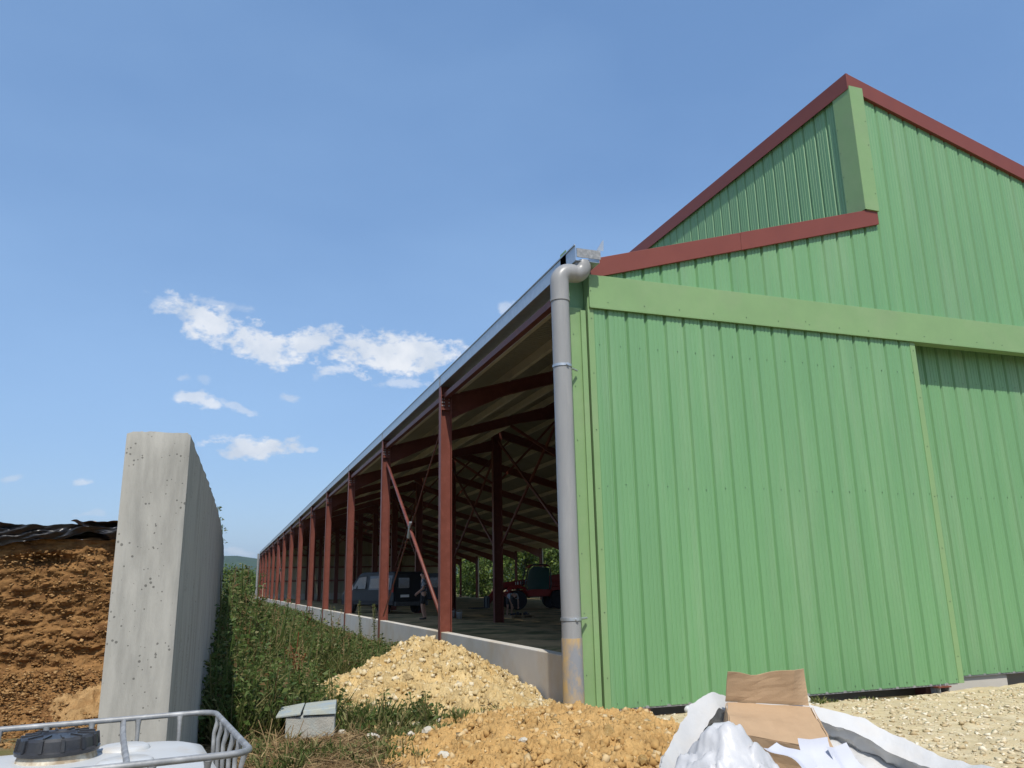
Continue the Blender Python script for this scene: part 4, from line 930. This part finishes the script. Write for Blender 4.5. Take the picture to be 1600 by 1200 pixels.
# ------------------------------------------------------------------ inside the barn: van, telehandler, people
mat('van_paint', (.010, .012, .015), rough=.5, var=.08, scale=3, spec=.35)
mat('van_silver', (.10, .11, .125), rough=.4)
mat('glass_dark', (.012, .016, .018), rough=.08, spec=.8, var=.05)
mat('lamp_red', (.45, .02, .02), rough=.25); mat('plate_white', (.8, .8, .78), rough=.5)
mat('rim_grey', (.35, .36, .37), rough=.35, metal=.6)
def wheel(parent, x, y, r, wdt, m='rim_grey', hub=.6):
    w_ = empty('wheel', (x, y, r)); w_.parent = parent
    auto_smooth(MB().lathe([(r*.62, -wdt/2), (r*.95, -wdt/2), (r, -wdt*.35), (r, wdt*.35), (r*.95, wdt/2), (r*.62, wdt/2)], n=28, axis='x').build('tyre', 'black_rubber', w_), 40)
    auto_smooth(MB().lathe([(.05, -wdt*.40), (r*hub*.5, -wdt*.42), (r*.6, -wdt*.3), (r*.63, -wdt*.5), (r*.63, wdt*.5), (r*.6, wdt*.3), (.05, wdt*.40)], n=20, axis='x').build('rim', m, w_), 40)
van = empty('van', (8.55, 38.75, .345), R(21), 'dark grey panel van with a rear door open inside the barn', 'van')
prof = [(0, .38), (-.02, .62), (0, 1.08), (.05, 1.5), (.14, 1.90), (.35, 1.955), (3.0, 1.97), (3.35, 1.90), (4.15, 1.22), (4.75, 1.06), (4.95, .80), (4.98, .40)]
hw = lambda z: .96-.16*max(0, z-1.0)**1.3
mb = MB(); n = len(prof)
mb.add([(-hw(z), y, z) for y, z in prof]+[(hw(z), y, z) for y, z in prof], [tuple(range(n)), tuple(range(2*n-1, n-1, -1))]+[(i, i+n, (i+1) % n+n, (i+1) % n) for i in range(n)])
auto_smooth(mb.build('body', 'van_paint', van, bevel=.05, seg=3), 40)
def vpanel(pts, name, m, s, off=.012, parent=van):
    mb = MB(); k = len(pts); v = [(s*(hw(z)+off), y, z) for y, z in pts]+[(s*(hw(z)-.02), y, z) for y, z in pts]
    mb.add(v, [tuple(range(k))]+[(i, i+k, (i+1) % k+k, (i+1) % k) for i in range(k)]); return mb.build(name, m, parent)
for s in (-1, 1):
    vpanel([(.25, 1.12), (2.3, 1.12), (2.3, 1.78), (.25, 1.78)], 'window_surround', 'van_silver', s, .008)
    vpanel([(.42, 1.18), (1.2, 1.18), (1.2, 1.66), (.42, 1.66)], 'side_window', 'glass_dark', s, .016)
    vpanel([(1.32, 1.18), (2.2, 1.18), (2.2, 1.66), (1.32, 1.66)], 'side_window', 'glass_dark', s, .016)
    vpanel([(2.6, 1.18), (3.85, 1.18), (3.35, 1.72), (2.65, 1.76)], 'door_window', 'glass_dark', s, .012)
    vpanel([(.02, .5), (4.9, .5), (4.9, .62), (.02, .62)], 'side_rubbing_strip', 'black_rubber', s, .02)
    for y in (.85, 4.05): wheel(van, s*.86, y, .33, .22)
    MB().box(s*.97-.06, -.03, 1.0, s*.97-.06+.10*(1 if s > 0 else .6), .03, 1.35).build('tail_light', 'lamp_red', van)
    MB().box(s*1.02-.05, 3.62, 1.12, s*1.02+.12*s+.05, 3.72, 1.36).build('wing_mirror', 'plate_white' if s < 0 else 'black_plastic', van, bevel=.02)
    MB().box(s*.72-.16, 4.78, .84, s*.72+.16, 4.97, 1.0).build('headlight', 'plate_white', van, bevel=.03)
MB().box(-.86, -.045, .62, -.02, -.012, 1.86).build('rear_door', 'van_paint', van, bevel=.015)
MB().box(-.72, -.058, 1.18, -.12, -.046, 1.66).build('rear_window', 'glass_dark', van)
MB().box(-.02, -.02, .62, .86, -.008, 1.86).build('load_shade_panel', 'black_rubber', van)  # black panel on the closed body, painted as the shade inside the load space
od = MB().bar((.94, -.02, 1.24), (1.35, -.80, 1.24), .06, 1.24).build('open_rear_door', 'van_paint', van, bevel=.02)
MB().bar((1.0, -.20, 1.42), (1.27, -.70, 1.42), .075, .46).build('door_glass', 'glass_dark', od)
MB().box(-.92, -.16, .36, .92, -.01, .58).build('rear_bumper', 'black_plastic', van, bevel=.03)
MB().box(-.60, -.062, .76, -.12, -.047, .88).build('number_plate', 'plate_white', van)
MB().hexa([(-.82, 4.14, 1.235), (.82, 4.14, 1.235), (.72, 3.40, 1.86), (-.72, 3.40, 1.86), (-.80, 4.17, 1.25), (.80, 4.17, 1.25), (.70, 3.43, 1.875), (-.70, 3.43, 1.875)]).build('windscreen', 'glass_dark', van)

mat('machine_red', (.30, .022, .018), rough=.4, var=.12, scale=3, spec=.5); mat('machine_grey', (.05, .052, .055), rough=.6, var=.2)
mat('cab_glass', (.03, .075, .08), rough=.1, spec=.8, var=.05)
tele = empty('telehandler', (18.9, 49.2, .07), R(84), 'red telehandler parked at the far side of the barn', 'telehandler')
MB().prism([(-1.9, .75), (1.75, .75), (1.95, 1.0), (1.7, 1.15), (.2, 1.2), (-1.2, 1.35), (-2.1, 1.35), (-2.15, .95)], -.75, .75, 'x').build('chassis', 'machine_red', tele, bevel=.04)
MB().prism([(-2.0, 1.35), (-.6, 1.3), (-.6, 1.62), (-1.1, 1.74), (-2.0, 1.72)], .15, .95, 'x').build('engine_cover', 'machine_red', tele, bevel=.05)
for s in (-1, 1):
    for y, in ((-1.35,), (1.35,)): wheel(tele, s*.95, y, .58, .42, 'machine_red')
    MB().tube([(s*.95, .6, 1.0), (s*.95, .85, 1.28), (s*.95, 1.35, 1.40), (s*.95, 1.85, 1.28), (s*.95, 2.05, 1.0)], .05, 6, flat=3.2).build('mudguard', 'machine_red' if s < 0 else 'machine_grey', tele)
cab = empty('cab', (0, 0, 0)); cab.parent = tele
cp_ = [(-.75, 1.15), (-.85, 1.5), (-.80, 2.55), (-.55, 2.72), (.30, 2.72), (.62, 2.45), (.85, 1.5), (.70, 1.15)]
for xa in (-.98, -.12):
    MB().tube([(xa, y, z) for y, z in cp_], .045, 8).build('cab_pillar', 'machine_grey', cab)
MB().prism([(-.70, 1.2), (-.76, 2.5), (.26, 2.62), (.56, 2.4), (.78, 1.5), (.64, 1.2)], -.96, -.945, 'x').build('cab_window', 'cab_glass', cab)
MB().prism([(-.82, 2.60), (-.6, 2.76), (.30, 2.76), (.60, 2.52), (.28, 2.66), (-.55, 2.66)], -1.0, -.10, 'x').build('cab_roof', 'machine_red', cab)
MB().box(-.95, -.80, .8, -.15, .70, 1.2).build('cab_floor', 'machine_red', cab)
MB().box(-.75, -.45, 1.2, -.35, .0, 1.75).build('seat', 'black_rubber', cab)
bm_ = MB().hexa([(-.04, -1.9, 1.75), (.32, -1.9, 1.75), (.32, 2.3, 1.25), (-.04, 2.3, 1.25), (-.04, -1.9, 2.15), (.32, -1.9, 2.15), (.32, 2.3, 1.62), (-.04, 2.3, 1.62)]).build('boom', 'machine_red', tele, bevel=.02)
for k in range(7): MB().box(-.052, .25+k*.16, 1.62-.125*(k*.16), -.043, .25+k*.16+.05+.04*(k % 2), 1.80-.125*(k*.16)).build('lettering_stroke', 'plate_white', bm_)
MB().hexa([(-.02, 2.2, 1.25), (.30, 2.2, 1.25), (.30, 2.9, .35), (-.02, 2.9, .35), (-.02, 2.3, 1.62), (.30, 2.3, 1.62), (.30, 3.1, .70), (-.02, 3.1, .70)]).build('boom_nose', 'machine_red', tele, bevel=.03)
car_ = MB().box(-.60, 3.05, .15, .85, 3.13, .85).build('fork_carriage', 'machine_grey', tele)
for x in (-.35, .55): MB().box(x-.06, 3.13, .10, x+.06, 4.2, .16).box(x-.06, 3.13, .16, x+.06, 3.19, .80).build('fork', 'machine_grey', car_)
MB().box(-.99, 1.98, 1.02, -.75, 2.04, 1.18).build('headlight', 'plate_white', tele)
MB().box(-.80, -2.20, 1.05, -.55, -2.13, 1.25).build('tail_light', 'lamp_red', tele)

mat('skin', (.42, .24, .17), rough=.55, var=.06); mat('hair_dark', (.03, .022, .016), rough=.7, var=.2)
mat('shirt_pattern', (.03, .035, .045), rough=.8, var=.1, scale=6, col2=(.45, .48, .52), mix2=1, scale2=13, thr=.54); mat('shirt_grey', (.42, .45, .50), rough=.8, var=.08)
mat('shorts_black', (.02, .02, .022), rough=.85, var=.1); mat('shorts_dark', (.06, .055, .06), rough=.85, var=.1); mat('shoe', (.06, .05, .045), rough=.7)
def skin_mesh(name, pts, edges, m, parent, sub=2):
    """pts: {key: ((x,y,z), radius)}; the first key is the root"""
    keys = list(pts); me = bpy.data.meshes.new(name); me.from_pydata([pts[k][0] for k in keys], [(keys.index(a), keys.index(b)) for a, b in edges], []); me.update()
    o = link(name, me, parent); md = o.modifiers.new('skin', 'SKIN'); md.use_smooth_shade = True
    for i, k in enumerate(keys):
        sv = me.skin_vertices[0].data[i]; r_ = pts[k][1]; sv.radius = r_ if hasattr(r_, '__len__') else (r_, r_); sv.use_root = (i == 0)
    ss_ = o.modifiers.new('subdivision', 'SUBSURF'); ss_.levels = sub; ss_.render_levels = sub; me.materials.append(MATS[m]); return o
def hand(pts, edges, wrist, d, side, tag_):
    w_ = Vector(pts[wrist][0]); d = Vector(d).normalized(); s = d.cross(Vector((0, 1, .01))).normalized(); up_ = s.cross(d)
    pts[tag_+'p'] = (tuple(w_+d*.07), (.038, .020)); edges.append((wrist, tag_+'p'))
    for k, (off, ln) in enumerate(((-.032, .066), (-.011, .078), (.011, .075), (.030, .06))):
        a = w_+d*.10+s*off; pts[f'{tag_}f{k}a'] = (tuple(a), (.009, .009)); pts[f'{tag_}f{k}b'] = (tuple(a+d*ln*.6+up_*.012), (.008, .008)); pts[f'{tag_}f{k}c'] = (tuple(a+d*ln*.85+up_*.035), (.007, .007))
        edges += [(tag_+'p', f'{tag_}f{k}a'), (f'{tag_}f{k}a', f'{tag_}f{k}b'), (f'{tag_}f{k}b', f'{tag_}f{k}c')]
    pts[tag_+'t1'] = (tuple(w_+d*.05+s*side*.045), (.011, .011)); pts[tag_+'t2'] = (tuple(w_+d*.09+s*side*.06+up_*.01), (.009, .009)); edges += [(tag_+'p', tag_+'t1'), (tag_+'t1', tag_+'t2')]
def person(name, label, loc, rz, J, shirt, shorts):
    """J: joint positions, local, facing -Y"""
    p = empty('person', loc, rz, label, 'person')
    rad = dict(pel=(.15, .11), sp=(.135, .10), ch=(.155, .105), nk=(.052, .055), hd=(.075, .09), tp=(.07, .085))
    pts = {k: (J[k], rad[k]) for k in rad}; E_ = [('pel', 'sp'), ('sp', 'ch'), ('ch', 'nk'), ('nk', 'hd'), ('hd', 'tp')]
    hd = Vector(J['hd']); face = Vector(J.get('face', (0, -1, 0))).normalized(); pts['ns'] = (tuple(hd+face*.105), (.014, .014)); E_.append(('hd', 'ns'))
    for s in 'LR':
        for k, r_ in (('sh', .062), ('el', .044), ('wr', .028)): pts[k+s] = (J[k+s], r_)
        for k, r_ in (('hp', .098), ('kn', .058), ('an', .038), ('to', (.045, .03))): pts[k+s] = (J[k+s], r_)
        E_ += [('ch', 'sh'+s), ('sh'+s, 'el'+s), ('el'+s, 'wr'+s), ('pel', 'hp'+s), ('hp'+s, 'kn'+s), ('kn'+s, 'an'+s), ('an'+s, 'to'+s)]
        hand(pts, E_, 'wr'+s, Vector(J['wr'+s])-Vector(J['el'+s]), 1 if s == 'L' else -1, 'h'+s)
    body = skin_mesh('body', pts, E_, 'skin', p)
    lp = lambda a, b, t: tuple(Vector(J[a]).lerp(Vector(J[b]), t))
    sp_ = {'ch': (J['ch'], (.175, .125)), 'sp': (J['sp'], (.16, .125)), 'pe': (lp('pel', 'sp', -.15), (.195, .155)), 'nk': (lp('ch', 'nk', .55), (.085, .08))}; e2 = [('ch', 'sp'), ('sp', 'pe'), ('ch', 'nk')]
    for s in 'LR': sp_['s'+s] = (J['sh'+s], .082); sp_['e'+s] = (lp('sh'+s, 'el'+s, .8), .066); e2 += [('ch', 's'+s), ('s'+s, 'e'+s)]
    skin_mesh('shirt', sp_, e2, shirt, p)
    st_ = {'pe': (lp('pel', 'sp', .55), (.165, .13)), 'p2': (J['pel'], (.17, .13))}; e3 = [('pe', 'p2')]
    for s in 'LR': st_['h'+s] = (J['hp'+s], .118); st_['k'+s] = (lp('hp'+s, 'kn'+s, .88), .088); e3 += [('p2', 'h'+s), ('h'+s, 'k'+s)]
    skin_mesh('shorts', st_, e3, shorts, p)
    up_ = (Vector(J['tp'])-hd).normalized(); back = -face
    skin_mesh('hair', {'a': (tuple(hd+up_*.06+back*.025), (.088, .088)), 'b': (tuple(hd+up_*.10+back*.0), (.075, .08))}, [('a', 'b')], 'hair_dark', p)
    sd_ = face.cross(up_).normalized()
    for s in (-1, 1):
        c = hd+face*.088+sd_*s*.032+up_*.025; MB().lathe([(.004, -.010), (.010, -.006), (.012, 0), (.010, .006), (.004, .010)], c, 10).build('eye', 'plate_white', body, smooth=True)
    MB().bar(hd+face*.090-up_*.045-sd_*.022, hd+face*.090-up_*.045+sd_*.022, .010, .008).build('mouth', 'lamp_red', body)
    for s in 'LR':
        a = Vector(J['an'+s]); t = Vector(J['to'+s]); d = (t-a); d.z = 0; d.normalize(); b = Vector((a.x, a.y, .0))
        skin_mesh('shoe', {'h': (tuple(b-d*.03+Vector((0, 0, .05))), (.05, .05)), 'm': (tuple(b+d*.10+Vector((0, 0, .04))), (.05, .038)), 't': (tuple(b+d*.18+Vector((0, 0, .033))), (.04, .03))}, [('h', 'm'), ('m', 't')], 'shoe', p)
    return p
J1 = dict(pel=(0, 0, .93), sp=(0, .01, 1.12), ch=(0, 0, 1.36), nk=(0, -.01, 1.50), hd=(0, -.03, 1.62), tp=(0, -.03, 1.70),
          shL=(.20, 0, 1.42), elL=(.26, -.02, 1.14), wrL=(.22, -.22, 1.0), shR=(-.20, 0, 1.42), elR=(-.27, .03, 1.13), wrR=(-.26, -.17, .97),
          hpL=(.10, 0, .88), knL=(.13, -.06, .48), anL=(.15, .02, .08), toL=(.16, -.12, .03), hpR=(-.10, 0, .88), knR=(-.11, .02, .48), anR=(-.12, .10, .08), toR=(-.13, -.04, .03))
person('person', 'person in dark patterned shirt and black shorts standing behind the van', (7.25, 30.6, fz(7.25, 30.6)-.0), R(-100), J1, 'shirt_pattern', 'shorts_black')
J2 = dict(pel=(0, .12, .92), sp=(0, -.05, 1.02), ch=(0, -.28, 1.06), nk=(0, -.42, 1.02), hd=(0, -.52, .94), tp=(0, -.58, .90), face=(0, -.45, -.9),
          shL=(.19, -.32, 1.03), elL=(.23, -.40, .74), wrL=(.18, -.48, .50), shR=(-.19, -.32, 1.03), elR=(-.24, -.38, .75), wrR=(-.18, -.50, .52),
          hpL=(.10, .12, .87), knL=(.12, .06, .48), anL=(.13, .14, .08), toL=(.14, 0, .03), hpR=(-.10, .12, .87), knR=(-.12, .05, .48), anR=(-.13, .12, .08), toR=(-.14, -.02, .03))
person('person', 'person in light grey shirt bending down over the pallet', (13.75, 39.2, fz(13.75, 39.2)), R(10), J2, 'shirt_grey', 'shorts_dark')
pal = empty('pallet', (13.55, 37.4, fz(13.55, 37.4)), R(8), 'low wooden pallet with dark tools on it inside the barn', 'pallet')
for x in (-.55, 0, .55): MB().box(x-.05, -.4, 0, x+.05, .4, .10).build('runner', 'pallet_wood', pal)
for y in np.linspace(-.36, .36, 6): MB().box(-.62, y-.05, .10, .62, y+.05, .125).build('board', 'pallet_wood', pal)
mat('tool_dark', (.03, .03, .035), rough=.5)
for k in range(6):
    x = 13.15+k*.16; tl_ = empty('hand_tool', (x, 37.4+.12*math.sin(k*3), fz(13.55, 37.4)+.125), k*.7, 'dark hand tool lying on the wooden pallet', 'tool', 'tools on the pallet')
    MB().box(-.05, -.06, 0, .05, .06, .08+.03*(k % 3)).build('tool_head', 'tool_dark', tl_, bevel=.01); MB().tube([(0, .05, .04), (0, .24, .05)], .016, 6).build('handle', 'tool_dark', tl_)
mat('bucket_white', (.45, .46, .46), rough=.5)
for k, (x, y, lb) in enumerate(((9.02, 33.0, 'left one of two pale buckets beside the dark inner column'), (9.36, 33.1, 'right one of two pale buckets beside the dark inner column'))):
    bk = empty('bucket', (x, y, fz(x, y)), 0, lb, 'bucket', 'buckets inside the barn')
    MB().lathe([(.10, 0), (.125, .26), (.13, .27), (.12, .27), (.10, .02)], n=18).build('bucket_body', 'bucket_white', bk, smooth=True)
    MB().tube([(-.125, 0, .26), (-.09, -.06, .33), (0, -.08, .36), (.09, -.06, .33), (.125, 0, .26)], .005, 6).build('bail', 'galv', bk)

# ------------------------------------------------------------------ summer haze over the land
hm = bpy.data.materials.new('haze'); hm.use_nodes = True; hn = hm.node_tree.nodes; hn.remove(hn['Principled BSDF'])
pv = hn.new('ShaderNodeVolumePrincipled'); pv.inputs['Color'].default_value = (.62, .76, .95, 1); pv.inputs['Density'].default_value = HAZE; pv.inputs['Anisotropy'].default_value = .2
hm.node_tree.links.new(pv.outputs[0], hn['Material Output'].inputs['Volume'])
MATS['haze'] = hm
tag(MB().box(-8400, -4300, -8, 8400, 8400, 215).build('haze', 'haze'), 'thin blue summer haze in the air', 'haze', kind='stuff')
